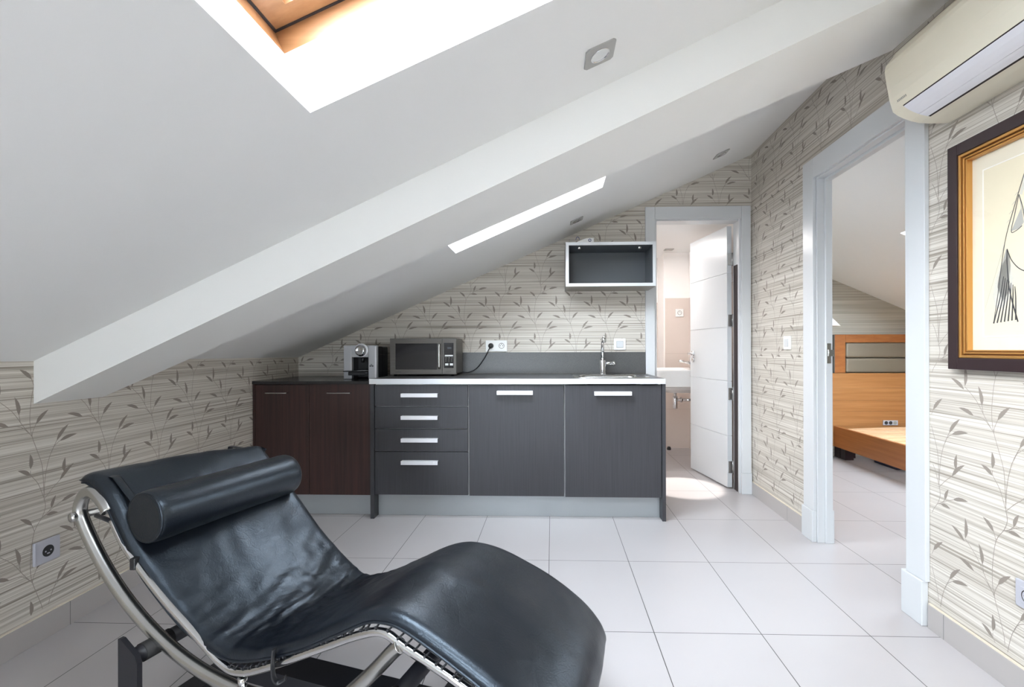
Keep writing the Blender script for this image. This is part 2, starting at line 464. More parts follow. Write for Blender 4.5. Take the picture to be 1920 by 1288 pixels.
# left knee wall
mb = MB()
mb.prism([(-2.3, 0), (3.60, 0), (3.60, 1.13), (-2.3, 1.13)], LW, 0.0, -0.10, 0, 1, 1)
def inside_left(y, z):
    if y > 3.545 or z < 0.102: return False
    return z < cz(LWx(y)) - 0.004
print_leaves(mb, LW, 1.653, 0.643, (-1.0, 3.6), (0.1, 1.1), inside_left, 2, 3)
mb.build('wall_left', ['wallpaper', 'white_paint', 'leaf_print', 'stem_print'], None, 'low striped wallpaper wall with leaf print under the sloping ceiling', 'wall', kind='structure')

# right wall with the bedroom doorway
D2A, D2B, D2Z = 1.942, 2.684, 2.032
mb = MB()
mb.prism([(-2.3, 0), (D2A, 0), (D2A, D2Z), (D2B, D2Z), (D2B, 0), (3.60, 0), (3.60, 2.62), (-2.3, 2.62)], RW, 0.0, -0.074, 0, 1, 1)
def inside_right(s, z):
    y = -s
    if y > 3.52 or z < 0.105 or z > 2.49: return False
    if 1.855 < y < 2.785 and z < 2.13: return False
    return True
print_leaves(mb, lambda s, z, d: RW(-s, z, d), -1.599, 0.678, (-3.6, 0.6), (0.1, 2.5), inside_right, 2, 3)
mb.build('wall_right', ['wallpaper', 'white_paint', 'leaf_print', 'stem_print'], None, 'full-height striped wallpaper wall with leaf print around the bedroom doorway', 'wall', kind='structure')

# wall behind the camera, with an added window
mb = MB()
def FW(x, z, d=0.0): return (x, -2.2 + d, z)
for a, b, c, d in ((-2.2, FWIN[0], 0, None), (FWIN[1], 1.75, 0, None), (FWIN[0], FWIN[1], 0, FWIN[2]), (FWIN[0], FWIN[1], FWIN[3], None)):
    mb.prism([(a, c), (b, c), (b, cz(b) + .05 if d is None else d), (a, cz(a) + .05 if d is None else d)], FW, 0.0, -0.10)
mb.build('wall_front', ['wallpaper'], None, 'wallpaper wall behind the viewer with an added window', 'wall', kind='structure')
w = thing('added_window', ((FWIN[0] + FWIN[1]) / 2, -2.25, FWIN[2]), 'unseen white framed window added behind the viewer to bring in light', 'window', kind='structure')
mb = MB(); wm = (FWIN[0] + FWIN[1]) / 2
for a, b, c, d in ((FWIN[0], FWIN[0] + .05, FWIN[2], FWIN[3]), (FWIN[1] - .05, FWIN[1], FWIN[2], FWIN[3]), (FWIN[0] + .05, FWIN[1] - .05, FWIN[2], FWIN[2] + .05),
                   (FWIN[0] + .05, FWIN[1] - .05, FWIN[3] - .05, FWIN[3]), (wm - .025, wm + .025, FWIN[2] + .05, FWIN[3] - .05)):
    mb.box(a, b, -2.28, -2.22, c, d)
mb.build('window_frame', 'white_lacquer', w)
mb = MB(); mb.add([(FWIN[0] + .05, -2.25, FWIN[2] + .05), (FWIN[1] - .05, -2.25, FWIN[2] + .05), (FWIN[1] - .05, -2.25, FWIN[3] - .05), (FWIN[0] + .05, -2.25, FWIN[3] - .05)], [(0, 1, 2, 3)]); mb.build('pane', 'clear_glass', w)

# sloping ceiling with skylight shafts
SHD = {SKY1[2]: 0.15, SKY2[2]: 0.07, SKY3[2]: 0.15}
mb = MB()
SPOTS = [(0.138, 1.366), (1.108, 3.13), (0.164, 3.17)]
holes = [SKY1, SKY2, SKY3] + [(x - .030, x + .030, y - .033, y + .033) for x, y in SPOTS]
xs = sorted({-2.15, 1.75} | {h[0] for h in holes} | {h[1] for h in holes})
ys = sorted({-2.45, 3.60} | {h[2] for h in holes} | {h[3] for h in holes})
for i in range(len(xs) - 1):
    for j in range(len(ys) - 1):
        xm, ym = (xs[i] + xs[i + 1]) / 2, (ys[j] + ys[j + 1]) / 2
        if any(h[0] < xm < h[1] and h[2] < ym < h[3] for h in holes): continue
        mb.add([CE(xs[i], ys[j]), CE(xs[i + 1], ys[j]), CE(xs[i + 1], ys[j + 1]), CE(xs[i], ys[j + 1])], [(0, 1, 2, 3)])
for hx0, hx1, hy0, hy1 in holes[:3]:
    for a, b in (((hx0, hy0), (hx1, hy0)), ((hx1, hy0), (hx1, hy1)), ((hx1, hy1), (hx0, hy1)), ((hx0, hy1), (hx0, hy0))):
        sd = SHD[hy0]; mb.add([CE(*a), CE(*b), CE(*b, sd), CE(*a, sd)], [(0, 1, 2, 3)])
mb.build('ceiling', 'white_paint', None, 'white sloping attic ceiling with skylight openings', 'ceiling', kind='structure')

def ring(mb, x0, x1, y0, y1, wid, h0, h1, mi=0):
    for a, b, c, d in ((x0, x0 + wid, y0, y1), (x1 - wid, x1, y0, y1), (x0 + wid, x1 - wid, y0, y0 + wid), (x0 + wid, x1 - wid, y1 - wid, y1)):
        vs = [CE(x, y, h) for x in (a, b) for y in (c, d) for h in (h0, h1)]
        mb.add(vs, [(0, 1, 3, 2), (4, 6, 7, 5), (0, 4, 5, 1), (2, 3, 7, 6), (0, 2, 6, 4), (1, 5, 7, 3)], mi)
def skylight(name, s, label, e=0.0, sw=0.050):
    x0, x1, y0, y1 = s
    w = thing(name, CE((x0 + x1) / 2, (y0 + y1) / 2, 0.15), label, 'skylight', kind='structure')
    f = MB(); ring(f, x0 - .06, x1 + .06, y0 - .06, y1 + .06, 0.0595, 0.15 - e, 0.30 - e); f.build('window_frame', 'pine', w)
    t = MB(); ring(t, x0 - .0005, x1 + .0005, y0 - .0005, y1 + .0005, 0.006, 0.203 - e, 0.212 - e); t.build('seal', 'dark_gap', w)
    g = MB(); ring(g, x0 + .004, x1 - .004, y0 + .004, y1 - .004, sw, 0.205 - e, 0.262 - e); sash = g.build('sash', 'pine', w)
    p = MB(); a, b, c, d = x0 + sw, x1 - sw, y0 + sw, y1 - sw; gh = .24 - e
    p.add([CE(a, c, gh), CE(b, c, gh), CE(b, d, gh), CE(a, d, gh)], [(0, 1, 2, 3)]); p.build('pane', 'clear_glass', sash)
    b_ = MB(); ring(b_, x0 + sw + .004, x1 - sw - .004, y0 + sw + .004, y1 - sw - .004, 0.012, 0.222 - e, 0.236 - e); b_.build('glazing_bead', 'white_plastic', sash)
    return w
skylight('window_1', SKY1, 'pine framed skylight in the sloping ceiling overhead')
skylight('window_2', SKY2, 'skylight half hidden behind the ceiling beam above the worktop', 0.08, 0.030)
skylight('added_skylight', SKY3, 'unseen skylight added behind the viewer to bring in light')

# beam across the slope
def bf(x): return 1.665 - 0.049 * (x + 1.9)
def bb(x): return 1.937 + 0.037 * (x + 1.9)
mb = MB()
xl, xr = -1.899, 1.470
vs = []
for x in (xl - .02, xr + .02):
    vs += [(x, bf(x), cz(x) + .02), (x, bf(x), cz(x) - .156), (x, bb(x), cz(x) - .156), (x, bb(x), cz(x) + .02)]
mb.add(vs, [(0, 1, 2, 3), (4, 7, 6, 5), (0, 4, 5, 1), (1, 5, 6, 2), (2, 6, 7, 3), (3, 7, 4, 0)])
mb.build('trim_1', 'beam_paint', None, 'white boxed beam running up the sloping ceiling', 'beam', kind='structure')

# skirting
mb = MB(lambda y, d, z: RW(y, z, d))
mb.box(-2.2, 1.8605, 0.0005, 0.011, 0.0005, 0.091).box(-2.2, 1.8605, 0.0005, 0.008, 0.091, 0.0955, 1)
mb.box(2.782, 3.528, 0.0005, 0.011, 0.0005, 0.091).box(2.782, 3.528, 0.0005, 0.008, 0.091, 0.0955, 1)
mb.build('baseboard_right', ['skirting_tile', 'caulk'], None, 'grey tile skirting along the right wall', 'skirting', kind='structure')
mb = MB(lambda y, d, z: LW(y, z, d))
mb.box(-2.2, 2.955, 0.0005, 0.011, 0.0005, 0.092).box(-2.2, 2.955, 0.0005, 0.008, 0.092, 0.0965, 1)
mb.build('baseboard_left', ['skirting_tile', 'caulk'], None, 'grey tile skirting along the low left wall', 'skirting', kind='structure')

# bathroom shell
mb = MB()
mb.box(-0.4, 1.22, 5.45, 5.55, 0, 1.6).box(-0.4, 1.22, 5.45, 5.55, 1.6, 2.14, 1)
mb.box(1.22, 1.50, 5.16, 5.30, 0, 1.62).box(1.22, 1.50, 5.16, 5.30, 1.62, 2.14, 1)
mb.box(1.205, 1.22, 5.155, 5.46, 0, 2.14, 1)
mb.build('wall_bathroom_back', ['bath_tile', 'bath_paint'], None, 'beige tiled bathroom end wall with pale paint above', 'wall', kind='structure')
mb = MB(); mb.box(1.478, 1.519, 3.656, 5.3, 0, 1.62).box(1.478, 1.519, 3.656, 5.3, 1.62, 2.14, 1)
mb.build('wall_bathroom_right', ['bath_tile', 'bath_paint'], None, 'beige tiled bathroom side wall holding the basin', 'wall', kind='structure')
MB().box(-0.5, -0.4, 3.656, 5.55, 0, 2.14).build('wall_bathroom_left', 'bath_paint', None, 'pale bathroom side wall out of view', 'wall', kind='structure')
mb = MB()
mb.box(-0.5, 1.53, 3.652, 5.6, 2.11, 2.15)
mb.build('ceiling_bathroom', 'white_paint', None, 'flat white bathroom ceiling', 'ceiling', kind='structure')

# bedroom shell
mb = MB(); mb.prism([(1.54, 0), (4.75, 0), (4.75, bz(4.75) + .03), (1.54, bz(1.54) + .03)], lambda x, z, d: (x, 4.80 + d, z), 0, .1)
mb.build('wall_bedroom_back', 'bedroom_wallpaper', None, 'striped wallpaper wall behind the bed', 'wall', kind='structure')
MB().prism([(1.54, 0), (4.75, 0), (4.75, bz(4.75) + .03), (1.54, bz(1.54) + .03)], lambda x, z, d: (x, 0.8 - d, z), 0, .1).build('wall_bedroom_front', 'bedroom_wallpaper', None, 'striped bedroom wall out of view', 'wall', kind='structure')
MB().box(4.55, 4.65, 0.8, 4.8, 0, 1.4).build('wall_bedroom_right', 'bedroom_wallpaper', None, 'low striped bedroom wall out of view', 'wall', kind='structure')
MB().box(1.525, 1.555, 3.605, 4.85, 0, 2.4).build('wall_bedroom_left', 'bedroom_wallpaper', None, 'bedroom side wall beyond the doorway', 'wall', kind='structure')
mb = MB()
xs = [1.50, BSKY[0], BSKY[1], 4.7]; ys = [0.7, BSKY[2], BSKY[3], 4.9]
for i in range(3):
    for j in range(3):
        if i == 1 and j == 1: continue
        mb.add([(x, y, bz(x)) for x, y in ((xs[i], ys[j]), (xs[i + 1], ys[j]), (xs[i + 1], ys[j + 1]), (xs[i], ys[j + 1]))], [(0, 1, 2, 3)])
for a, b in ((0, 1), (1, 2), (2, 3), (3, 0)):
    c = [(BSKY[0], BSKY[2]), (BSKY[1], BSKY[2]), (BSKY[1], BSKY[3]), (BSKY[0], BSKY[3])]
    p, q = c[a], c[b]
    mb.add([(p[0], p[1], bz(p[0])), (q[0], q[1], bz(q[0])), (q[0], q[1], bz(q[0]) + .12), (p[0], p[1], bz(p[0]) + .12)], [(0, 1, 2, 3)])
mb.build('ceiling_bedroom', 'white_paint', None, 'white sloping bedroom ceiling', 'ceiling', kind='structure')

# bathroom door: casing, jamb, open leaf
d1 = thing('door_1', (1.09, 3.60, 0), 'white bathroom door standing open beside the worktop, with its frame', 'door', kind='structure')
mb = MB()
mb.box(0.693, 0.7625, 3.530, 3.5495, 0.0, 2.125, 0, .002).box(1.397, 1.4635, 3.530, 3.5495, 0.155, 2.125, 0, .002).box(0.7635, 1.396, 3.530, 3.5495, 2.033, 2.125, 0, .002)
mb.build('casing', 'white_lacquer', d1)
MB().box(1.392, 1.466, 3.524, 3.5495, 0.0005, 0.1545, 0, .002).build('plinth_block', 'white_lacquer', d1)
mb = MB()
mb.box(0.7535, 0.779, 3.5505, 3.66, 0, 2.044, 0, .002).box(1.3835, 1.405, 3.5505, 3.66, 0, 2.044, 0, .002).box(0.7795, 1.383, 3.5505, 3.66, 2.024, 2.045, 0, .002)
mb.build('jamb', 'white_lacquer', d1)
MB().box(1.3795, 1.3830, 3.575, 3.640, 0.004, 1.70).build('dark_strip', 'dark_gap', d1)  # thin dark strip in the hinge gap
HX, HY = 1.372, 3.668
dv = Vector((-0.172, 0.985, 0)).normalized(); tv = Vector((dv.y, -dv.x, 0))
def leaf(s_, t_, z_): return tuple(Vector((HX - .001, HY, z_)) + dv * s_ + tv * (t_ - 0.034))
mb = MB(leaf)
zz = [0.008, 0.404, 0.822, 1.235, 1.65, 2.012]
for a, b in zip(zz[:-1], zz[1:]): mb.box(0, 0.610, 0, 0.038, a + .0028, b - .0028, 0, .0015)
mb.box(0.002, 0.608, 0.005, 0.033, 0.012, 2.008)
lf = mb.build('door_leaf', 'white_lacquer', d1)
mb = MB(leaf)
mb.lathe([(0.024, 0), (0.024, .008), (0.010, .010), (0.010, .045)], (0.555, 0, 1.03), Vector((0, -1, 0)), 20)
mb.tube([(0.555, -.042, 1.03), (0.545, -.052, 1.03), (0.52, -.055, 1.03), (0.44, -.055, 1.03)], 0.009, 12)
mb.lathe([(0.022, 0), (0.022, .006), (0.0, .007)], (0.555, 0, 0.975), Vector((0, -1, 0)), 20)
mb.build('door_handle', 'chrome', lf)
for z in (1.755, 1.287, 0.726, 0.166):
    mb = MB(); mb.tube([(1.3785, 3.664, z - .05), (1.3785, 3.664, z + .05)], 0.0055, 10)
    mb.box(1.345, 1.3735, 3.6605, 3.6635, z - .045, z + .045)
    mb.build('hinge', 'satin_chrome', d1)

# bedroom doorway frame
d2 = thing('door_2', RW(2.31, 0, -0.05), 'white door frame of the bedroom doorway in the right wall', 'door frame', kind='structure')
T2 = lambda y, d, z: RW(y, z, d)
mb = MB(T2)
mb.box(2.664, 2.773, 0.0005, 0.018, 0.174, 2.125, 0, .002).box(1.862, 1.965, 0.0005, 0.018, 0.174, 2.125, 0, .002).box(1.966, 2.663, 0.0005, 0.018, 2.014, 2.125, 0, .002)
mb.build('casing', 'white_lacquer', d2)
MB(T2).box(2.664, 2.780, 0.0005, 0.026, 0.0005, 0.1735, 0, .003).build('plinth_block', 'white_lacquer', d2)
MB(T2).box(1.871, 1.982, 0.0005, 0.026, 0.0005, 0.1735, 0, .003).build('plinth_block', 'white_lacquer', d2)
mb = MB(T2)
mb.box(2.658, 2.683, -0.041, -0.0005, 0, 2.03, 0, .002).box(2.645, 2.683, -0.077, -0.0415, 0, 2.03, 0, .002)
mb.box(1.943, 1.967, -0.041, -0.0005, 0, 2.03, 0, .002).box(1.943, 1.98, -0.077, -0.0415, 0, 2.03, 0, .002)
mb.box(1.9685, 2.657, -0.041, -0.0005, 2.008, 2.031, 0, .002).box(1.981, 2.644, -0.077, -0.0415, 1.995, 2.031, 0, .002)
mb.build('jamb', 'white_lacquer', d2)
mb = MB(T2); mb.box(2.641, 2.6448, -0.066, -0.046, 0.99, 1.10, 0).box(2.636, 2.641, -0.079, -0.052, 1.03, 1.065)
mb.build('strike_plate', 'satin_chrome', d2)
MB(T2).box(2.648, 2.684, -0.086, -0.0775, 0, 0.18, 0, .002).build('plinth_block', 'white_lacquer', d2)

# ------------------------------------------------------------------ kitchen run
def bar_handle(mb, x0, x1, z, y):
    mb.box(x0, x1, y - .006, y + .001, z - .012, z + .012, 0, .001)
    mb.box(x0 + .002, x1 - .002, y, y + .024, z + .008, z + .0115)
YF = 2.965
t = thing('drawer_unit', (-0.83, 3.25, 0.15), 'dark grey unit of four drawers with silver bar handles', 'drawer cabinet')
MB().box(-1.1285, -0.5305, 2.9865, 3.528, 0.150, 0.852).build('carcass', 'grey_carcass', t)
for (a, b, hz) in ((0.7125, 0.846, 0.784), (0.5725, 0.7075, 0.643), (0.428, 0.5675, 0.501), (0.152, 0.4235, 0.360)):
    dr = MB().box(-1.127, -0.5335, YF, 2.986, a, b, 0, .0012).build('drawer', 'grey_laminate', t)
    h = MB(); bar_handle(h, -0.953, -0.720, hz, 2.941); h.build('handle', 'alu_bright', dr)
t = thing('base_cabinet', (-0.226, 3.25, 0.15), 'dark grey cabinet with one wide door between the drawers and the sink cabinet', 'cabinet')
MB().box(-0.528, 0.0735, 2.9865, 3.528, 0.150, 0.852).build('carcass', 'grey_carcass', t)
dr = MB().box(-0.5245, 0.071, YF, 2.986, 0.149, 0.846, 0, .0012).build('door', 'grey_laminate', t)
h = MB(); bar_handle(h, -0.347, -0.122, 0.800, 2.941); h.build('handle', 'alu_bright', dr)
t = thing('base_cabinet', (0.38, 3.25, 0.15), 'dark grey cabinet with one wide door under the sink', 'cabinet')
mb = MB()
mb.box(0.076, 0.094, 2.9865, 3.528, 0.150, 0.852).box(0.661, 0.679, 2.9865, 3.528, 0.150, 0.852).box(0.0945, 0.6605, 2.9865, 3.528, 0.150, 0.168).box(0.0945, 0.6605, 3.512, 3.528, 0.1685, 0.852)
mb.build('carcass', 'grey_carcass', t)
dr = MB().box(0.0795, 0.677, YF - .002, 2.986, 0.146, 0.846, 0, .0012).build('door', 'grey_laminate', t)
h = MB(); bar_handle(h, 0.259, 0.491, 0.796, 2.939); h.build('handle', 'alu_bright', dr)
MB().box(-1.155, -1.1305, 2.957, 3.528, 0.0005, 0.8535, 0, .001).build('end_panel', 'grey_laminate', None, 'dark grey full-height panel between brown cabinet and drawers', 'panel')
MB().box(0.6805, 0.703, 2.957, 3.522, 0.0005, 0.8535, 0, .001).build('end_panel', 'grey_laminate', None, 'dark grey end panel of the kitchen run by the bathroom door', 'panel')
mb = MB().box(-1.1295, 0.6795, 3.030, 3.044, 0.0005, 0.1495, 0, .001)
mb.build('plinth', 'plinth_alu', None, 'long silver plinth under the dark grey cabinets', 'plinth')
# brown corner cabinet
t = thing('base_cabinet', (-1.54, 3.25, 0.145), 'dark brown two-door cabinet in the corner by the low wall', 'cabinet')
MB().box(-1.9215, -1.1565, 2.993, 3.528, 0.145, 0.852).build('carcass', 'wenge', t)
MB().box(-1.9215, -1.9065, 2.971, 2.9925, 0.0005, 0.852).build('filler_panel', 'wenge', t)
dl = MB().box(-1.9045, -1.557, 2.972, 2.9925, 0.146, 0.848, 0, .0012).build('door', 'wenge', t)
h = MB(); h.tube(fillet([(-1.828, 2.9715, .797), (-1.828, 2.948, .797), (-1.694, 2.948, .797), (-1.694, 2.9715, .797)], .006, 4), 0.0042, 10); h.build('handle', 'satin_chrome', dl)
dr = MB().box(-1.5535, -1.1565, 2.972, 2.9925, 0.146, 0.852, 0, .0012).build('door', 'wenge', t)
h = MB(); h.tube(fillet([(-1.430, 2.9715, .797), (-1.430, 2.948, .797), (-1.284, 2.948, .797), (-1.284, 2.9715, .797)], .006, 4), 0.0042, 10); h.build('handle', 'satin_chrome', dr)
MB().box(-1.9195, -1.1565, 3.040, 3.054, 0.0005, 0.1445, 0, .001).build('plinth', 'plinth_alu', None, 'silver plinth under the dark brown corner cabinet', 'plinth')
MB().box(-1.922, -1.1585, 2.962, 3.5485, 0.8525, 0.872, 0, .001).build('worktop', 'black_worktop', None, 'short glossy black worktop on the brown corner cabinet', 'worktop')
# main worktop with an opening for the sink
t = thing('worktop', (-0.23, 3.24, 0.854), 'long dark grey worktop with silver front edge and matching upstand', 'worktop')
HXa, HXb, HYa, HYb = 0.178, 0.588, 3.055, 3.345
mb = MB()
for a, b, c, d in ((-1.157, HXa, 2.9525, 3.528), (HXb, 0.699, 2.9525, 3.528), (HXa, HXb, 2.9525, HYa), (HXa, HXb, HYb, 3.528)): mb.box(a, b, c, d, 0.8545, 0.887)
mb.build('worktop_slab', 'worktop', t)
mb = MB().box(-1.158, 0.700, 2.9495, 2.952, 0.8545, 0.8875); mb.box(0.6995, 0.7005, 2.952, 3.520, 0.8545, 0.8875)
mb.build('edge_strip', 'alu', t)
mb = MB().box(-1.157, 0.690, 3.5285, 3.546, 0.887, 1.049, 0, .001).build('upstand', 'worktop', t)
MB().box(-1.155, 0.690, 3.522, 3.528, 0.8875, 0.893).build('sealing_strip', 'dark_trim', t)

# sink
def rrect(x0, x1, y0, y1, r, n=8):
    out = []
    for cx_, cy_, a0 in ((x1 - r, y1 - r, 0), (x0 + r, y1 - r, 90), (x0 + r, y0 + r, 180), (x1 - r, y0 + r, 270)):
        for k in range(n + 1):
            a = math.radians(a0 + 90 * k / n); out.append((cx_ + r * math.cos(a), cy_ + r * math.sin(a)))
    return out
def loft(mb, loops, mi=0, smooth=True, cap=True):
    n = len(loops[0]); vs = [p for l in loops for p in l]
    fs = [(i * n + k, i * n + (k + 1) % n, (i + 1) * n + (k + 1) % n, (i + 1) * n + k) for i in range(len(loops) - 1) for k in range(n)]
    mb.add(vs, fs, mi, smooth)
    if cap: mb.add(loops[-1], [list(range(n))], mi)
t = thing('sink', (0.38, 3.2, 0.80), 'inset stainless steel sink let into the dark worktop', 'sink')
mb = MB(); L = []
for x0, x1, y0, y1, r, z in ((.137, .628, 3.005, 3.385, .07, .8872), (.137, .628, 3.005, 3.385, .07, .8905), (.142, .623, 3.010, 3.380, .068, .8925), (.160, .606, 3.028, 3.365, .06, .8915),
                             (.180, .586, 3.057, 3.343, .06, .8885), (.186, .580, 3.063, 3.337, .058, .872), (.196, .570, 3.073, 3.327, .055, .77), (.225, .54, 3.10, 3.30, .05, .748)):
    L.append([(a, b, z) for a, b in rrect(x0, x1, y0, y1, r)])
loft(mb, L); mb.build('bowl', 'steel', t)
mb = MB(); mb.lathe([(0.035, 0), (0.035, .004), (.02, .002), (0, .002)], (.383, 3.2, .7482), 'Z', 24); mb.build('drain', 'chrome', t)
t = thing('kitchen_tap', (0.363, 3.40, 0.887), 'chrome mixer tap with side lever standing behind the sink', 'tap')
FX, FY = 0.363, 3.425
mb = MB(); mb.lathe([(0.027, 0), (0.027, .006), (.0235, .008), (.0235, .100), (.020, .104), (.0, .104)], (FX, FY, .8875), 'Z', 28); mb.build('body', 'chrome', t)
mb = MB(); mb.tube(fillet([(FX, FY, .985), (FX, FY, 1.135), (FX - .008, FY - .17, 1.152), (FX - .010, FY - .185, 1.135)], .02, 5), 0.0115, 16); sp = mb.build('spout', 'chrome', t)
mb = MB(); mb.lathe([(0.014, 0), (0.0155, .004), (.0155, .030), (.010, .034), (0, .034)], (FX - .0105, FY - .187, 1.118), 'Z', 20)
mb.lathe([(0.0, 0), (.011, .002), (.0125, .012), (.011, .022)], (FX - .009, FY - .205, 1.152), 'Y', 18); mb.build('aerator', 'satin_chrome', sp)
mb = MB(); mb.lathe([(0.013, 0), (.013, .050), (.018, .052), (.018, .064), (.015, .067), (0, .067)], (FX + .022, FY, .968), 'X', 24); mb.build('lever', 'chrome', t)

# microwave
t = thing('microwave', (-0.895, 3.38, 0.887), 'grey steel microwave oven with dark window on the worktop', 'microwave')
MX0, MX1, MY0, MZ0, MZ1 = -1.127, -0.665, 3.25, 0.900, 1.149
mb = MB()
mb.box(MX0 + .003, MX1 - .002, MY0 + .0205, 3.505, MZ0, MZ1 - .002, 0, .010, 3); mb.build('body', 'brushed_steel', t)
mb = MB()
WX0, WX1, WZ0, WZ1 = -1.091, -0.797, 0.933, 1.114
for a, b, c, d in ((MX0, WX0, MZ0, MZ1), (WX1, -0.7635, MZ0, MZ1), (WX0, WX1, MZ0, WZ0), (WX0, WX1, WZ1, MZ1)): mb.box(a, b, MY0, MY0 + .02, c, d)
dr = mb.build('door', 'brushed_steel', t)
mb = MB().box(WX0, WX1, MY0 + .003, MY0 + .019, WZ0, WZ1); mb.build('window', 'dark_glass', dr)
mb = MB(); mb.tube(fillet([(-.780, MY0 + .002, 1.106), (-.780, MY0 - .020, 1.106), (-.780, MY0 - .020, .944), (-.780, MY0 + .002, .944)], .012, 5), 0.0085, 12); mb.build('handle', 'satin_chrome', dr)
mb = MB()
for k in range(7): mb.box(-1.091 + .006 * k, -1.091 + .006 * k + .0045, MY0 - .0004, MY0 + .001, .913, .9175)
mb.build('emblem', 'mark_dark', dr)
mb = MB().box(-0.7615, MX1, MY0, MY0 + .02, MZ0, MZ1, 0, .0008); cp = mb.build('control_panel', 'brushed_steel', t)
mb = MB().box(-.749, -.683, MY0 - .001, MY0 + .001, .944, 1.117, 0, .0004); kp = mb.build('keypad', 'dark_glass', cp)
e = MY0 - .0016
MB().box(-.743, -.687, e, MY0, 1.024, 1.034).build('display_strip', 'white_plastic', kp)
for x0_, x1_ in ((-.741, -.719), (-.709, -.687)): MB().box(x0_, x1_, e, MY0, .961, .976, 0, .0005).build('button', 'white_plastic', kp)
for r in range(3):
    for c in range(3): MB().box(-.740 + c * .021, -.740 + c * .021 + (.010 if r == 0 else .006), e, MY0, 1.012 - r * .011, 1.0155 - r * .011).build('button_mark', 'mark_grey', kp)
MB().box(-.726, -.698, e, MY0, 1.076, 1.088).build('clock_display', 'keypad_dim', kp)
MB().box(-.739, -.702, MY0 - .0005, MY0 + .001, .919, .9215).build('emblem', 'mark_dark', cp)
for x in (-1.10, -.695):
    for y in (3.285, 3.47): MB().lathe([(.012, 0), (.012, .0125), (.009, .0125)], (x, y, .8875), 'Z', 14).build('foot', 'black_plastic', t)
mb = MB(); mb.tube(crom([(-.70, 3.508, .925), (-.665, 3.5185, .905), (-.62, 3.5185, .902), (-.565, 3.5185, .932), (-.515, 3.512, .995), (-.478, 3.508, 1.06), (-.467, 3.510, 1.085)], 8), 0.0036, 10)
pc = mb.build('power_cord', 'black_plastic', t)
mb = MB(); mb.lathe([(.0, 0), (.014, .001), (.017, .006), (.019, .022), (.019, .028)], (-.461, 3.507, 1.098), 'Y', 22); mb.build('plug', 'black_plastic', pc)

# coffee machine
t = thing('coffee_machine', (-1.30, 3.29, 0.872), 'silver fronted coffee machine with round chrome dial on the black worktop', 'coffee machine')
CX0, CX1, CY0 = -1.420, -1.192, 3.17
mb = MB()
mb.box(CX0, -1.364, CY0, CY0 + .035, .8725, 1.101, 0, .004).box(-1.2495, CX1, CY0, CY0 + .035, .8725, 1.101, 0, .004).box(-1.3638, -1.2497, CY0, CY0 + .035, 1.021, 1.101, 0, .002)
mb.build('front_panel', 'machine_silver', t)
mb = MB(); mb.box(CX1 - .012, CX1 - .002, CY0 - .003, CY0 + .003, .874, 1.096, 0, .002); mb.build('edge_trim', 'alu_bright', t)
mb = MB(); mb.box(CX0 + .012, CX1 - .002, CY0 + .11, 3.40, .8725, 1.094, 0, .008); mb.box(CX0 + .012, -1.3645, CY0 + .0355, CY0 + .1095, .8725, 1.094); mb.box(-1.249, CX1 - .002, CY0 + .0355, CY0 + .1095, .8725, 1.094); mb.box(-1.364, -1.2495, CY0 + .0355, CY0 + .1095, 1.021, 1.094)
bd = mb.build('body', 'black_plastic', t)
MB().box(CX1 - .0018, CX1 + .0005, CY0 + .04, 3.39, 1.036, 1.039).build('side_trim', 'satin_chrome', bd)
mb = MB(); mb.lathe([(0.040, 0), (0.040, .006), (.034, .010), (.0335, .022), (.028, .026), (.022, .026), (.018, .022), (.0, .028)], (-1.300, CY0, 1.066), Vector((0, -1, 0)), 36); mb.build('dial', 'chrome', t)
mb = MB(); mb.lathe([(0.046, 0), (0.046, .003), (.041, .004)], (-1.296, CY0 - .0005, 1.068), Vector((0, -1, 0)), 36); mb.build('dial_ring', 'alu_bright', t)
mb = MB()
mb.box(-1.400, -1.262, CY0 - .055, CY0 + .11, .924, .930, 0, .002).box(-1.368, -1.252, CY0 - .05, CY0 + .105, .8995, .9235, 0, .004); tr = mb.build('cup_tray', 'black_plastic', t)
mb = MB(); mb.add([(-1.312, CY0 - .04, .9312), (-1.252, CY0 - .005, .9312), (-1.252, CY0 + .02, .9312), (-1.312, CY0 + .01, .9312), (-1.312, CY0 - .04, .9302), (-1.252, CY0 - .005, .9302), (-1.252, CY0 + .02, .9302), (-1.312, CY0 + .01, .9302)],
            [(0, 1, 2, 3), (7, 6, 5, 4), (0, 4, 5, 1), (1, 5, 6, 2), (2, 6, 7, 3), (3, 7, 4, 0)]); mb.build('tray_plate', 'alu', tr)
mb = MB(); mb.lathe([(.0125, 0), (.0125, .03), (.009, .034), (0, .034)], (-1.307, CY0 + .05, .985), 'Z', 16); mb.build('nozzle', 'black_plastic', t)
mb = MB()
for k in range(3): mb.box(-1.240 + .009 * k, -1.240 + .009 * k + .007, CY0 - .0006, CY0 + .001, .956 + .002 * (k % 2), .966)
mb.box(-1.234, -1.222, CY0 - .0006, CY0 + .001, .970, .9735); mb.build('emblem', 'mark_dark', t)

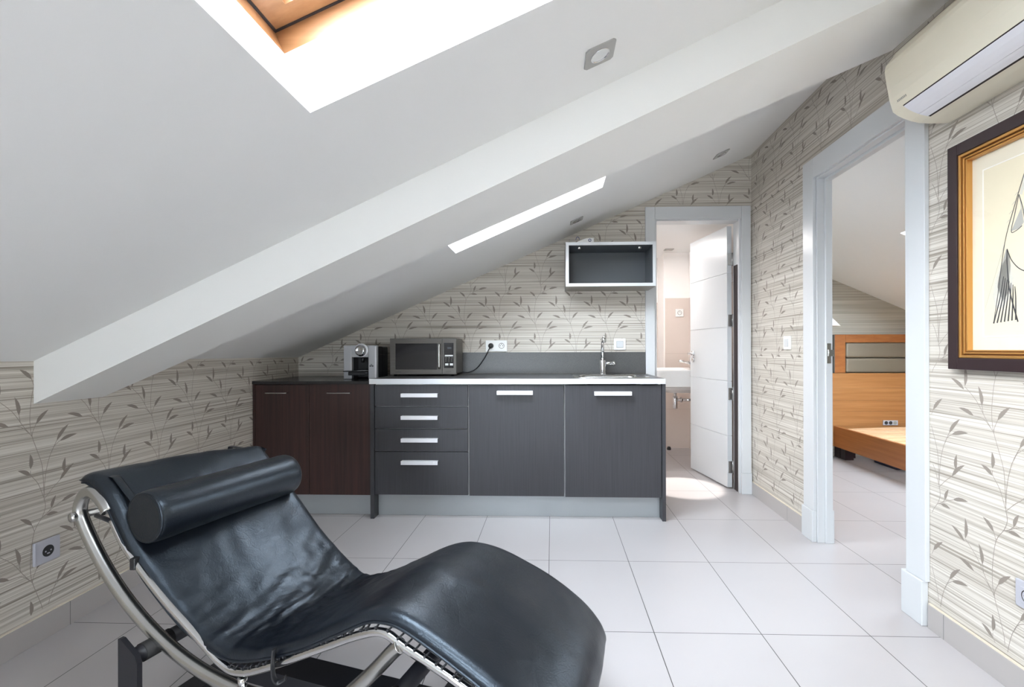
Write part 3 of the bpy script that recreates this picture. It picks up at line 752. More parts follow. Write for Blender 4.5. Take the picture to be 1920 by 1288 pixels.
# wall box shelf
t = thing('wall_shelf', (0.40, 3.4, 1.503), 'open box shelf with pale metal front edge and dark inside on the wall', 'shelf')
SX0, SX1, SY0, SY1, SZ0, SZ1, ST = 0.094, 0.7105, 3.258, 3.528, 1.5035, 1.8075, 0.021
mb = MB()
mb.box(SX0, SX1, SY0 + .003, SY1, SZ0, SZ0 + ST, 0).box(SX0, SX1, SY0 + .003, SY1, SZ1 - ST, SZ1, 0).box(SX0, SX0 + ST, SY0 + .003, SY1, SZ0 + ST, SZ1 - ST).box(SX1 - ST, SX1, SY0 + .003, SY1, SZ0 + ST, SZ1 - ST)
mb.box(SX0, 0.690, 3.5285, 3.5485, SZ0, SZ1)
mb.build('box', 'box_side', t)
mb = MB(); i_ = .0006
a, b, c, d = SX0 + ST, SX1 - ST, SZ0 + ST, SZ1 - ST
mb.box(a + i_, b - i_, SY1 - .012, SY1 - .001, c + i_, d - i_).box(a + i_, a + .002, SY0 + .004, SY1 - .0125, c + i_, d - i_).box(b - .002, b - i_, SY0 + .004, SY1 - .0125, c + i_, d - i_)
mb.box(a + .0025, b - .0025, SY0 + .004, SY1 - .0125, c + i_, c + .002).box(a + .0025, b - .0025, SY0 + .004, SY1 - .0125, d - .002, d - i_)
mb.build('lining', 'dark_inside', t)
mb = MB()
mb.box(SX0, SX1, SY0, SY0 + .003, SZ0, SZ0 + ST).box(SX0, SX1, SY0, SY0 + .003, SZ1 - ST, SZ1).box(SX0, SX0 + ST, SY0, SY0 + .003, SZ0 + ST, SZ1 - ST).box(SX1 - ST, SX1, SY0, SY0 + .003, SZ0 + ST, SZ1 - ST)
mb.build('front_edge', 'alu', t)
for x in (0.189, 0.608):
    mb = MB(); mb.box(x - .009, x + .009, SY0 + .03, SY0 + .055, d - .020, d - .0025, 0, .003); mb.build('flap_bracket', 'satin_chrome', t)
t = thing('paper_packet', (0.23, 3.32, 1.808), 'folded white paper packet with blue printed rings lying on the box shelf', 'packet')
N_ = 14
poly = [(0.290, 1.8082), (0.165, 1.8082)] + [(0.165 + 0.125 * k / N_, 1.8100 + 0.033 * math.sin(min(1, k / N_ * 1.25) * math.pi / 2)) for k in range(N_ + 1)]
mb = MB(); mb.prism(poly, lambda x, z, d: (x, 3.29 + d, z), 0.0, 0.10); mb.build('packet_body', 'white_plastic', t)
mb = MB(); mb.tube([(0.178 + .012 * math.cos(a_ / 10 * math.pi), 3.286, 1.830 + .020 * math.sin(a_ / 10 * math.pi)) for a_ in range(11)], 0.002, 6); mb.build('printed_ring', 'blue_print', t)
mb = MB(); mb.tube([(0.262 + .009 * math.cos(a_ / 12 * 2 * math.pi), 3.286, 1.8265 + .009 * math.sin(a_ / 12 * 2 * math.pi)) for a_ in range(12)], 0.002, 6, closed=True); mb.build('printed_ring', 'blue_print', t)

# ------------------------------------------------------------------ sockets and switches
def socket(root, fn, s, z, r=0.021, mats=('white_plastic', 'dark_gap'), base=0.009):
    mb = MB(fn)
    mb.box(s - .024, s + .024, base - .001, base + .0025, z - .024, z + .024, 0, .001)
    mb.build('socket_insert', mats[0], root)
    n = 24
    mb = MB(fn)
    vs = []; 
    for rr, dd in ((r, base + .0028), (r * .86, base + .0028)):
        vs += [(s + rr * math.cos(2 * math.pi * k / n), dd, z + rr * math.sin(2 * math.pi * k / n)) for k in range(n)]
    mb.add(vs, [(k, (k + 1) % n, n + (k + 1) % n, n + k) for k in range(n)])
    for dx, dz in ((-.0095, 0), (.0095, 0)):
        mb.add([(s + dx + .0034 * math.cos(2 * math.pi * k / 10), base + .0029, z + dz + .0034 * math.sin(2 * math.pi * k / 10)) for k in range(10)], [list(range(10))])
    mb.add([(s - .004, base + .0029, z + .010), (s + .004, base + .0029, z + .010), (s + .004, base + .0029, z + .014), (s - .004, base + .0029, z + .014)], [(0, 1, 2, 3)])
    mb.build('socket_face', mats[1], root)
BT = lambda x, d, z: (x, YB - d, z)
t = thing('double_socket', BT(-.42, 0, 1.097), 'white double wall socket with a black plug in it', 'socket')
MB(BT).box(-.501, -.339, .0005, .010, 1.055, 1.140, 0, .003).build('plate', 'white_plastic', t)
socket(t, BT, -.461, 1.098); socket(t, BT, -.381, 1.098)
t = thing('light_switch', BT(.503, 0, 1.107), 'white square rocker switch on the wall right of the tap', 'switch')
MB(BT).box(.460, .547, .0005, .010, 1.065, 1.150, 0, .003).build('plate', 'white_plastic', t)
MB(BT).box(.480, .527, .0095, .0135, 1.083, 1.129, 0, .002).build('rocker', 'white_lacquer', t)
mb = MB(BT)
for a, b, c, d in ((.4785, .480, 1.0815, 1.1305), (.527, .5285, 1.0815, 1.1305), (.480, .527, 1.0815, 1.083), (.480, .527, 1.129, 1.1305)): mb.box(a, b, .0095, .0106, c, d)
mb.build('rocker_gap', 'dark_trim', t)
RT = lambda y, d, z: RW(y, z, d)
t = thing('light_switch', RW(2.985, 1.108, 0), 'white rocker switch on the right wall between the two doorways', 'switch')
MB(RT).box(2.944, 3.030, .0005, .012, 1.066, 1.150, 0, .003).build('plate', 'white_plastic', t)
MB(RT).box(2.962, 3.008, .0115, .017, 1.083, 1.132, 0, .002).build('rocker', 'white_lacquer', t)
t = thing('wall_socket', RW(1.472, 0.32, 0), 'grey wall socket low on the right wall below the picture', 'socket')
MB(RT).box(1.428, 1.513, .0005, .010, .278, .362, 0, .003).build('plate', 'grey_plastic', t)
socket(t, RT, 1.4705, .32, .021, ('grey_plastic', 'dark_gap'))
LT = lambda y, d, z: LW(y, z, d)
t = thing('wall_socket', LW(1.70, 0.325, 0), 'grey wall socket low on the left wall behind the lounger', 'socket')
MB(LT).box(1.657, 1.749, .0005, .011, .283, .369, 0, .003).build('plate', 'grey_plastic', t)
mb = MB(LT); n = 28
mb.add([(1.704 + .021 * math.cos(2 * math.pi * k / n), .0114, .325 + .021 * math.sin(2 * math.pi * k / n)) for k in range(n)], [list(range(n))])
mb.build('socket_well', 'mark_dark', t)
mb = MB(LT); mb.box(1.699, 1.709, .0118, .0123, .314, .318)
for dy in (-.0095, .0095): mb.add([(1.704 + dy + .003 * math.cos(2 * math.pi * k / 10), .0119, .325 + .003 * math.sin(2 * math.pi * k / 10)) for k in range(10)], [list(range(10))])
mb.build('socket_face', 'grey_plastic', t)

# ------------------------------------------------------------------ recessed ceiling lights
slope_a = math.atan(SL)
def downlight(label, mats_plate='satin_chrome', group=None):
    t = thing('ceiling_light', (0, 0, 0), label, 'ceiling light', group)
    mb = MB(); s_ = 0.046
    n = 32
    outer = []
    for k in range(n):
        a_ = 2 * math.pi * (k + .5) / n; c_, d_ = math.cos(a_), math.sin(a_); q = s_ / max(abs(c_), abs(d_)); outer.append((c_ * q, d_ * q))
    inner = [(0.029 * math.cos(2 * math.pi * (k + .5) / n), 0.029 * math.sin(2 * math.pi * (k + .5) / n)) for k in range(n)]
    vs = [(x, y, -.0045) for x, y in outer] + [(x, y, -.0045) for x, y in inner] + [(x, y, -.0003) for x, y in outer]
    fs = [(k, (k + 1) % n, n + (k + 1) % n, n + k) for k in range(n)] + [(k, 2 * n + k, 2 * n + (k + 1) % n, (k + 1) % n) for k in range(n)]
    mb.add(vs, fs); mb.build('plate', 'spot_plate', t, local=True)
    mb = MB(); mb.lathe([(.0295, -.0048), (.0285, -.0070), (.0268, -.0060), (.0262, -.0042)], (0, 0, 0), 'Z', 32); mb.build('trim_ring', 'chrome', t, local=True)
    mb = MB(); mb.lathe([(.0266, -.004), (.0180, .017), (.0180, .034), (.0, .034)], (0, 0, 0), 'Z', 32); mb.build('lamp_can', 'black_plastic', t, local=True)
    mb = MB(); mb.lathe([(.0172, .026), (.0172, .0195), (.0160, .0180), (.0148, .0195), (.010, .0212), (0, .0222)], (0, 0, 0), 'Z', 28); mb.build('bulb', 'spot_glass', t, local=True)
    return t
spot = downlight('square recessed spotlight in the sloping ceiling in front of the beam')
spot.location = CE(0.138, 1.366); spot.rotation_euler = (0, -slope_a, 0)
for (x, y, lab) in ((1.108, 3.13, 'square recessed spotlight in the ceiling above the bathroom doorway'), (0.164, 3.17, 'square recessed spotlight in the ceiling above the box shelf')):
    c = copy_tree(spot); c.location = CE(x, y); c['label'] = lab
c = copy_tree(spot); c.location = (1.22, 4.98, 2.11); c.rotation_euler = (0, 0, 0); c['label'] = 'square recessed spotlight in the flat bathroom ceiling'

# ------------------------------------------------------------------ air conditioner
AY0, AY1 = 1.762, 0.95
t = thing('air_conditioner', RW(1.36, 1.89, 0.1), 'cream wall air conditioner above the bedroom doorway', 'air conditioner')
prof = [(.001, 1.888), (.012, 1.887), (.075, 1.8875), (.111, 1.890), (.140, 1.897), (.164, 1.906), (.186, 1.917), (.204, 1.931), (.216, 1.972), (.2245, 2.019), (.231, 2.062), (.2325, 2.079), (.2285, 2.098),
        (.195, 2.143), (.170, 2.166), (.153, 2.182), (.12, 2.196), (.001, 2.200)]
mb = MB()
n = len(prof)
va = [RW(AY0, z, d) for d, z in prof]; vb = [RW(AY1, z, d) for d, z in prof]
mb.add(va + vb, [(i, (i + 1) % n, n + (i + 1) % n, n + i) for i in range(n)]); mb.add(va, [list(range(n))]); mb.add(vb, [list(range(n))[::-1]])
body = mb.build('housing', 'cream_plastic', t)
mb = MB()
lou = [(.206, 1.9285), (.192, 1.9185), (.168, 1.9055), (.150, 1.8985), (.1495, 1.901), (.168, 1.9085), (.19, 1.9215), (.204, 1.932)]
off = .0022
def ac_strip(lst, ya, yb, name, m_, par):
    mb = MB(); k = len(lst)
    a_ = [RW(ya, z, d) for d, z in lst]; b_ = [RW(yb, z, d) for d, z in lst]
    mb.add(a_ + b_, [(i, (i + 1) % k, k + (i + 1) % k, k + i) for i in range(k)]); mb.add(a_, [list(range(k))]); mb.add(b_, [list(range(k))[::-1]])
    return mb.build(name, m_, par)
def surf(d0, d1, o, th=.002):   # strip of the underside between depth d1..d0, offset o outward
    src = [(.204, 1.931), (.186, 1.917), (.164, 1.906), (.140, 1.897), (.111, 1.890), (.075, 1.8875)]
    def zat(d):
        for (a, za), (b, zb) in zip(src[:-1], src[1:]):
            if b <= d <= a: return zb + (za - zb) * (d - b) / (a - b)
        return src[0][1]
    ds = [d0 + (d1 - d0) * k / 6 for k in range(7)]
    lo = [(d + o * .45, zat(d) - o) for d in ds]
    return lo + [(d, z + th) for d, z in reversed(lo)]
ac_strip(surf(.2035, .109, .0008), AY0 - .0505, AY1 + .05, 'outlet_gap', 'dark_gap', t)
ac_strip(surf(.2005, .150, .0024), AY0 - .052, AY1 + .052, 'louver', 'louver_plastic', t)
ac_strip(surf(.1485, .118, .0024), AY0 - .052, AY1 + .052, 'louver', 'louver_plastic', t)
mb = MB()
seg = lambda d, z: (d, z)
ac_strip([(.2215, 2.005), (.2225, 2.0065), (.2230, 2.0105), (.2205, 2.0105)], AY0 - .001, AY1 + .001, 'panel_seam', 'cream_plastic', t)
ac_strip([(.1975, 2.1415), (.1965, 2.1440), (.193, 2.1470), (.190, 2.1440)], AY0 - .001, AY1 + .001, 'panel_seam', 'cream_plastic', t)
mb = MB()
for k in range(8):
    y = AY0 - .026 - .0065 * k; d0, z0 = .2093, 1.9500
    mb.add([RW(y, z0, d0 + .0003), RW(y - .0046, z0, d0 + .0003), RW(y - .0046, z0 + (.010 if k == 0 else .0075), d0 + .0025), RW(y, z0 + (.010 if k == 0 else .0075), d0 + .0025)], [(0, 1, 2, 3)])
mb.build('emblem', 'mark_grey', t)

# ------------------------------------------------------------------ framed drawing on the right wall
t = thing('framed_picture', RW(1.38, .998, .001), 'framed ink drawing in a dark and gold frame on the right wall', 'picture')
PY1, PY0, PZ0, PZ1 = 1.735, 1.035, 0.998, 1.782
def pframe(ins0, ins1, d0, d1):
    mb = MB(RT)
    a, b, c, d = PY0 + ins0, PY1 - ins0, PZ0 + ins0, PZ1 - ins0; w_ = ins1 - ins0
    mb.box(a, a + w_, d0, d1, c, d, 0, .002).box(b - w_, b, d0, d1, c, d, 0, .002).box(a + w_, b - w_, d0, d1, c, c + w_, 0, .002).box(a + w_, b - w_, d0, d1, d - w_, d, 0, .002)
    return mb
fr_ = pframe(0, .040, .001, .034).build('frame', 'frame_dark', t)
pframe(.0405, .050, .001, .030).build('gilt_moulding', 'gold', fr_)
pframe(.0505, .054, .001, .022).build('gilt_moulding', 'gold_dark', fr_)
pframe(.0545, .0600, .001, .026).build('gilt_moulding', 'gold', fr_)
pframe(.0605, .0620, .001, .020).build('gilt_moulding', 'gold_dark', fr_)
pframe(.0625, .0680, .001, .023).build('gilt_moulding', 'gold', fr_)
MB(RT).box(PY0 + .05, PY1 - .05, .001, .004, PZ0 + .05, PZ1 - .05).build('mat_board', 'mat_board', t)
WY0, WY1, WZa, WZb = PY0 + .112, PY1 - .112, PZ0 + .114, PZ1 - .119
mb = MB(RT)
for a, b, c, d in ((WY0 - .004, WY0, WZa - .004, WZb + .004), (WY1, WY1 + .004, WZa - .004, WZb + .004), (WY0, WY1, WZa - .004, WZa), (WY0, WY1, WZb, WZb + .004)): mb.box(a, b, .0042, .0052, c, d)
mb.build('mat_bevel', 'bevel_white', t)
sheet = MB(RT).box(WY0, WY1, .0042, .0047, WZa, WZb).build('paper_sheet', 'paper', t)
mb = MB()
def stroke(pts, w0, w1=None, mi=0, e=.0052):
    w1 = w0 if w1 is None else w1
    P = [Vector((p[0], p[1])) for p in crom([(a, b, 0) for a, b in pts], 8)] if len(pts) > 2 else [Vector(pts[0]), Vector(pts[1])]
    n = len(P); L_, R_ = [], []
    for i in range(n):
        d = (P[min(i + 1, n - 1)] - P[max(i - 1, 0)]).normalized(); q = Vector((-d.y, d.x)); w_ = (w0 + (w1 - w0) * i / (n - 1)) / 2
        L_.append(RW(P[i].x + q.x * w_, P[i].y + q.y * w_, e)); R_.append(RW(P[i].x - q.x * w_, P[i].y - q.y * w_, e))
    mb.add(L_ + R_, [(i, i + 1, n + i + 1, n + i) for i in range(n - 1)], mi)
def wash(pts, mi, e=.00495):
    mb.add([RW(a, b, e) for a, b in pts], [list(range(len(pts)))], mi)
wash([(1.556, 1.345), (1.580, 1.30), (1.592, 1.24), (1.580, 1.20), (1.556, 1.20), (1.53, 1.23), (1.52, 1.29), (1.535, 1.37)], 2)
wash([(1.545, 1.385), (1.562, 1.33), (1.575, 1.27), (1.556, 1.22), (1.536, 1.25), (1.530, 1.33), (1.536, 1.372)], 1)
wash([(1.500, 1.545), (1.496, 1.50), (1.528, 1.437), (1.500, 1.440), (1.487, 1.455)], 1)
wash([(1.48, 1.62), (1.478, 1.58), (1.492, 1.54), (1.50, 1.545)], 2)
stroke([(1.440, 1.72), (1.486, 1.60), (1.534, 1.46), (1.549, 1.405)], .003, .002)
stroke([(1.549, 1.405), (1.560, 1.34), (1.572, 1.25), (1.588, 1.155)], .0025, .002)
stroke([(1.549, 1.405), (1.585, 1.30), (1.634, 1.16)], .0016, .0008, 1)
for k in range(7):
    x_ = 1.588 - .0125 * k
    stroke([(1.553 - .0062 * k, 1.30 - .006 * k), (1.566 - .0088 * k, 1.23), (x_, 1.152 + .0012 * k)], .0022, .0050)
stroke([(1.541, 1.385), (1.541, 1.34), (1.532, 1.25), (1.506, 1.153)], .0028, .0045)
stroke([(1.541, 1.385), (1.525, 1.345), (1.495, 1.312), (1.455, 1.300), (1.41, 1.315)], .003, .003)
stroke([(1.502, 1.545), (1.515, 1.49), (1.527, 1.437), (1.51, 1.436), (1.492, 1.446)], .0025)
stroke([(1.502, 1.545), (1.490, 1.50), (1.482, 1.45)], .0025)
for k in range(4): stroke([(1.505 + .009 * k, 1.553 - .026 * k), (1.516 + .009 * k, 1.545 - .026 * k)], .0016, .001, 1)
stroke([(1.40, 1.70), (1.42, 1.60), (1.40, 1.48), (1.36, 1.40), (1.38, 1.30), (1.44, 1.22)], .003, .003)
stroke([(1.598, 1.131), (1.565, 1.133)], .0012, .0012, 2)
mb.build('ink_drawing', ['ink', 'ink_soft', 'ink_faint'], sheet)
mb = MB(RT); mb.add([(PY0 + .066, .013, PZ0 + .066), (PY1 - .066, .013, PZ0 + .066), (PY1 - .066, .013, PZ1 - .066), (PY0 + .066, .013, PZ1 - .066)], [(0, 1, 2, 3)]); mb.build('glass', 'clear_glass', t)

# ------------------------------------------------------------------ bathroom contents
t = thing('washbasin', (1.20, 4.58, 0.56), 'white wall-hung washbasin in the bathroom', 'washbasin')
mb = MB(); L = []
for x0, x1, y0, y1, r, z in ((1.09, 1.38, 4.50, 4.68, .06, .655), (1.00, 1.45, 4.42, 4.78, .08, .69), (.955, 1.472, 4.375, 4.84, .075, .716), (.915, 1.476, 4.320, 4.86, .075, .724), (.902, 1.476, 4.308, 4.864, .08, .730), (.895, 1.476, 4.302, 4.868, .08, .872), (.898, 1.474, 4.305, 4.865, .078, .880),
                             (.915, 1.460, 4.328, 4.845, .07, .880), (.925, 1.30, 4.338, 4.835, .07, .872), (.96, 1.28, 4.38, 4.79, .07, .78), (1.05, 1.22, 4.47, 4.70, .06, .762)):
    L.append([(a, b, z) for a, b in rrect(x0, x1, y0, y1, r)])
loft(mb, L, 0, False); mb.add(L[0], [list(range(len(L[0])))[::-1]]); mb.build('basin', 'porcelain', t)
mb = MB(); mb.tube([(1.17, 4.55, .662), (1.17, 4.55, .60)], .014, 14); mb.lathe([(.016, .0), (.023, .006), (.023, .115), (.018, .12), (.014, .125)], (1.17, 4.55, .50), 'Z', 20)
mb.tube([(1.19, 4.55, .585), (1.4775, 4.55, .585)], .013, 12); mb.lathe([(.024, 0), (.024, .018)], (1.215, 4.55, .585), 'X', 16); mb.lathe([(.03, 0), (.03, .012)], (1.4655, 4.55, .585), 'X', 18)
mb.build('waste_trap', 'chrome', t)
mb = MB(); mb.tube([(1.4775, 4.62, .66), (1.42, 4.62, .66)], .011, 12); mb.tube([(1.43, 4.62, .63), (1.43, 4.62, .72)], .008, 10); mb.lathe([(.018, 0), (.018, .02)], (1.398, 4.62, .66), 'X', 14); mb.build('stop_valve', 'chrome', t)
t = thing('basin_tap', (1.34, 4.58, .880), 'chrome mixer tap on the white bathroom washbasin', 'tap')
mb = MB(); mb.lathe([(.026, 0), (.026, .005), (.020, .008), (.020, .085), (.022, .09), (.022, .11), (0, .118)], (1.340, 4.58, .8805), 'Z', 24); mb.tube([(1.325, 4.58, .935), (1.25, 4.58, .952), (1.215, 4.58, .955)], [.014, .012, .011], 14); mb.build('body', 'chrome', t)
mb = MB(); mb.tube([(1.340, 4.58, .996), (1.35, 4.58, 1.010), (1.40, 4.58, 1.022)], [.010, .008, .006], 12); mb.build('lever', 'chrome', t)
BBT = lambda x, d, z: (x, 5.16 - d, z)
t = thing('wall_socket', BBT(1.375, 0, 1.457), 'white wall socket on the beige bathroom tiles', 'socket')
MB(BBT).box(1.333, 1.417, .0005, .010, 1.418, 1.502, 0, .003).build('plate', 'white_plastic', t)
socket(t, BBT, 1.375, 1.46, .023)
mb = MB(); mb.lathe([(.020, 0), (.022, .012), (.017, .030), (.008, .034), (0, .034)], (1.235, 5.06, .0005), 'Z', 20)
mb.build('door_stop', 'rubber', None, 'small black door stop on the bathroom floor below the washbasin', 'door stop')
L_ = bpy.data.lights.new('added_bathroom_light', 'AREA'); L_.shape = 'DISK'; L_.size = 0.32; L_.energy = 4.0; L_.color = (1.0, 0.94, 0.91)  # unseen area light added to brighten the bathroom
lo = bpy.data.objects.new('added_bathroom_light', L_); COL.objects.link(lo); lo.location = (0.75, 4.45, 2.06)
t = thing('added_flush_lamp', (0.75, 4.45, 2.065), 'added unseen round lamp on the bathroom ceiling, housing its light', 'ceiling light')
mb = MB(); mb.lathe([(.20, 0), (.20, .04), (.17, .0445)], (0.75, 4.45, 2.065), 'Z', 32); mb.build('lamp_body', 'white_plastic', t)
L2 = bpy.data.lights.new('added_patch_spot', 'SPOT'); L2.energy = 130; L2.spot_size = math.radians(16); L2.spot_blend = 0.35; L2.shadow_soft_size = 0.015; L2.color = (1, 0.95, 0.9)  # unseen spot added to make the bright patch on the floor
s2 = bpy.data.objects.new('added_patch_spot', L2); COL.objects.link(s2); s2.location = (0.80, 4.25, 2.09)
s2.rotation_euler = (Vector((1.02, 3.70, 0)) - Vector(s2.location)).to_track_quat('-Z', 'Y').to_euler()

# ------------------------------------------------------------------ bedroom contents
t = thing('bed', (3.5, 3.75, 0), 'wooden slatted bed without mattress seen through the bedroom doorway', 'bed')
BX0, BX1 = 2.741, 4.20
mb = MB()
HY0, HY1 = 4.735, 4.785
for a, b, c, d in ((2.772, 2.876, .8305, 1.208), (4.09, 4.195, .8305, 1.208), (2.876, 4.09, 1.128, 1.208)): mb.box(a, b, HY0, HY1, c, d, 0, .004)
hb = mb.build('headboard_frame', 'bed_frame_wood', t)
MB().box(2.762, 2.772, HY0, HY1, .8305, 1.206).build('headboard_edge', 'dark_trim', hb)
for a, b in ((.832, .976), (.981, 1.126)):
    mb = MB(); mb.box(2.878, 4.088, HY0 - .006, HY1 - .01, a, b, 0, .018, 4); mb.build('headboard_cushion', 'silver_cloth', hb)
mb = MB()
for a, b in ((.31, .455), (.4555, .565), (.5655, .685), (.6855, .83)): mb.box(2.25, 4.5, 4.70, 4.7345, a, b, 0, .0006)
mb.box(2.25, 4.5, 4.70, 4.7345, .12, .3095)
mb.build('back_panel', 'bed_wood', t)
MB().box(BX0, BX0 + .03, 2.60, 4.6995, .118, .315, 0, .003).build('side_rail', 'bed_frame_wood', t)
MB().box(BX1 - .03, BX1, 2.60, 4.6995, .118, .315, 0, .003).build('side_rail', 'bed_frame_wood', t)
MB().box(BX0 + .031, BX1 - .031, 2.60, 2.63, .118, .315, 0, .003).build('foot_rail', 'bed_frame_wood', t)
MB().box(BX0 + .031, BX0 + .055, 2.631, 4.699, .26, .288).build('slat_ledge', 'bed_frame_wood', t)
MB().box(BX1 - .055, BX1 - .031, 2.631, 4.699, .26, .288).build('slat_ledge', 'bed_frame_wood', t)
for k in range(15):
    y = 4.58 - .13 * k; mb = MB(); n = 10
    top = [(BX0 + .033 + (BX1 - BX0 - .066) * i / n, .298 + .022 * math.sin(math.pi * i / n)) for i in range(n + 1)]
    vs = [(x, y - .044, z) for x, z in top] + [(x, y + .044, z) for x, z in top] + [(x, y - .044, z - .009) for x, z in top] + [(x, y + .044, z - .009) for x, z in top]
    q = n + 1
    fs = [(i, i + 1, q + i + 1, q + i) for i in range(n)] + [(2 * q + i, 3 * q + i, 3 * q + i + 1, 2 * q + i + 1) for i in range(n)] + [(i, 2 * q + i, 2 * q + i + 1, i + 1) for i in range(n)] + [(q + i, q + i + 1, 3 * q + i + 1, 3 * q + i) for i in range(n)] + [(0, q, 3 * q, 2 * q), (n, 2 * q + n, 3 * q + n, q + n)]
    mb.add(vs, fs); mb.build('slat', 'slat_wood', t)
for x, y in ((2.80, 4.62), (4.08, 4.62), (2.80, 2.66), (4.08, 2.66)):
    MB().box(x, x + .08, y - .0, y + .07, .0005, .1175 if y < 4.5 else .1175).build('leg', 'frame_dark', t)
mb = MB(); mb.box(2.80, 2.95, 4.705, 4.79, .0005, .119); mb.build('panel_support', 'frame_dark', t)
PT = lambda x, d, z: (x, 4.70 - d, z)
t = thing('triple_socket', PT(3.26, 0, .345), 'grey strip of three sockets on the bed panel above the slats', 'socket')
MB(PT).box(3.205, 3.345, .0005, .009, .325, .372, 0, .002).build('plate', 'grey_plastic', t)
for k, mm in enumerate(('mark_dark', 'mark_dark', 'mark_grey')):
    mb = MB(PT); n = 18
    mb.add([(3.233 + .042 * k + .017 * math.cos(2 * math.pi * i / n), .0094, .3485 + .017 * math.sin(2 * math.pi * i / n)) for i in range(n)], [list(range(n))]); mb.build('socket_face', mm, t)
t = thing('bedside_lamp', (2.60, 4.62, .83), 'white conical lamp shade just showing past the door frame', 'lamp')
mb = MB(); mb.lathe([(.165, .45), (.055, .58), (.052, .58), (.16, .452)], (2.535, 4.56, .83), 'Z', 36); mb.build('lamp_shade', 'lamp_shade', t)
mb = MB(); mb.tube([(2.535, 4.699, 1.30), (2.535, 4.62, 1.30), (2.535, 4.56, 1.32), (2.535, 4.56, 1.36)], .007, 10); mb.box(2.505, 2.565, 4.785, 4.799, 1.26, 1.34); mb.tube([(2.535, 4.79, 1.30), (2.535, 4.695, 1.30)], .007, 10); mb.build('arm', 'satin_chrome', t)
MB().box(3.02, 3.40, 4.26, 4.55, .0005, .10, 0, .008).build('storage_box', 'navy', None, 'low navy blue box on the floor under the bed', 'box')

# ------------------------------------------------------------------ chaise lounge
TH = math.radians(74)
CU = Vector((math.cos(TH), math.sin(TH), 0)); CA = Vector((math.sin(TH), -math.cos(TH), 0)); CO = Vector((-1.293, 1.283, 0))
def CH(a, off, z): return tuple(CO + CA * a + CU * off + Vector((0, 0, z)))
t = thing('chaise_lounge', CH(0.6, 0.25, 0), 'black leather chaise lounge on a curved chrome tube frame and black steel base', 'chaise lounge')
NEAR = [(-.044, .722), (-.012, .724), (.03, .707), (.075, .672), (.132, .597), (.195, .515), (.271, .448), (.368, .381), (.46, .344), (.531, .333), (.632, .360), (.729, .398), (.82, .446), (.907, .492), (.962, .503), (1.016, .496), (1.10, .461), (1.214, .404), (1.31, .346), (1.37, .295), (1.392, .245)]
FAR = [(.050, .700), (.058, .712), (.085, .690), (.135, .638), (.195, .578), (.250, .527), (.331, .441), (.41, .374), (.485, .319), (.540, .297), (.622, .320), (.71, .360), (.80, .406), (.866, .440), (.932, .460), (1.016, .456), (1.10, .431), (1.20, .388), (1.29, .334), (1.345, .279), (1.369, .225)]
PER = 9
nc = [p for p in crom([(a, z, 0) for a, z in NEAR], PER)]; fc = [p for p in crom([(a, z, 0) for a, z in FAR], PER)]
NS = len(nc); NV = 56; TK = 0.029; W0, W1 = -0.006, 0.508
hip_i = NS * 9.0 / 20.0
def mat_pt(i, v, side):     # v 0..1 across; side +1 top surface, -1 underside
    a = nc[i].x + (fc[i].x - nc[i].x) * v; z = nc[i].y + (fc[i].y - nc[i].y) * v
    j0, j1 = max(i - 1, 0), min(i + 1, NS - 1)
    ta = (nc[j1].x - nc[j0].x) * (1 - v) + (fc[j1].x - fc[j0].x) * v; tz = (nc[j1].y - nc[j0].y) * (1 - v) + (fc[j1].y - fc[j0].y) * v
    l = math.hypot(ta, tz) or 1; na, nz = -tz / l, ta / l
    return a, z, na, nz
mb = MB(); ringn = None; loops = []
for i in range(NS):
    e = min(i, NS - 1 - i) / 4.0
    endk = math.sqrt(max(0.0, 1 - (1 - min(1, e)) ** 2)) if e < 1 else 1.0
    loop = []
    # top from near to far, then underside back
    for k in range(NV + 1):
        v = k / NV; ed = min(v, 1 - v) / 0.055
        rnd = math.sqrt(max(0, 1 - (1 - min(1, ed)) ** 2)) if ed < 1 else 1.0
        a, z, na, nz = mat_pt(i, v, 1)
        x_along = i / PER
        # wrinkles at the seat fold and soft pillowing
        gfold = math.exp(-((x_along - 8.9) / 1.9) ** 2)
        p = Vector((a * 3.0, v * 2.0, 0))
        sk = (a + 0.10 * (v - .5)) 
        rid = (1 - abs(noise.noise(Vector((sk * 30 + v * 2.0, v * 2.0, 11.3))))) ** 7 * 0.0060 + (1 - abs(noise.noise(Vector((sk * 60 - v * 1.5, v * 3.2, 21.3))))) ** 7 * 0.0050
        wr = rid + noise.noise(Vector((sk * 46, v * 3.2, 1.7))) * 0.0068 + noise.noise(Vector((sk * 90, v * 5, 5.1))) * 0.0034
        soft = noise.noise(Vector((a * 7, v * 4, 3.3))) * 0.0035
        cre = noise.noise(Vector((a * 24 + v * 6, v * 9 - a * 7, 9.2))) * 0.0022 * (1 if x_along < 11 else .5)
        hgt = (wr * gfold + soft + cre) * min(1, ed / 1.6 + .15) + 0.010 * math.sin(math.pi * v)
        hh = (TK * (rnd - 1) * 0.62 + hgt) * endk - TK * 0.5 * (1 - endk)
        o = W0 + (W1 - W0) * v
        loop.append(CH(a + na * hh, o, z + nz * hh))
    for k in range(NV - 1, 0, -1):
        v = k / NV; ed = min(v, 1 - v) / 0.055
        rnd = math.sqrt(max(0, 1 - (1 - min(1, ed)) ** 2)) if ed < 1 else 1.0
        a, z, na, nz = mat_pt(i, v, -1)
        hh = -TK * (0.62 + 0.38 * rnd) * endk - TK * 0.5 * (1 - endk)
        o = W0 + (W1 - W0) * v
        loop.append(CH(a + na * hh, o, z + nz * hh))
    loops.append(loop)
n = len(loops[0]); vs = [p for l in loops for p in l]
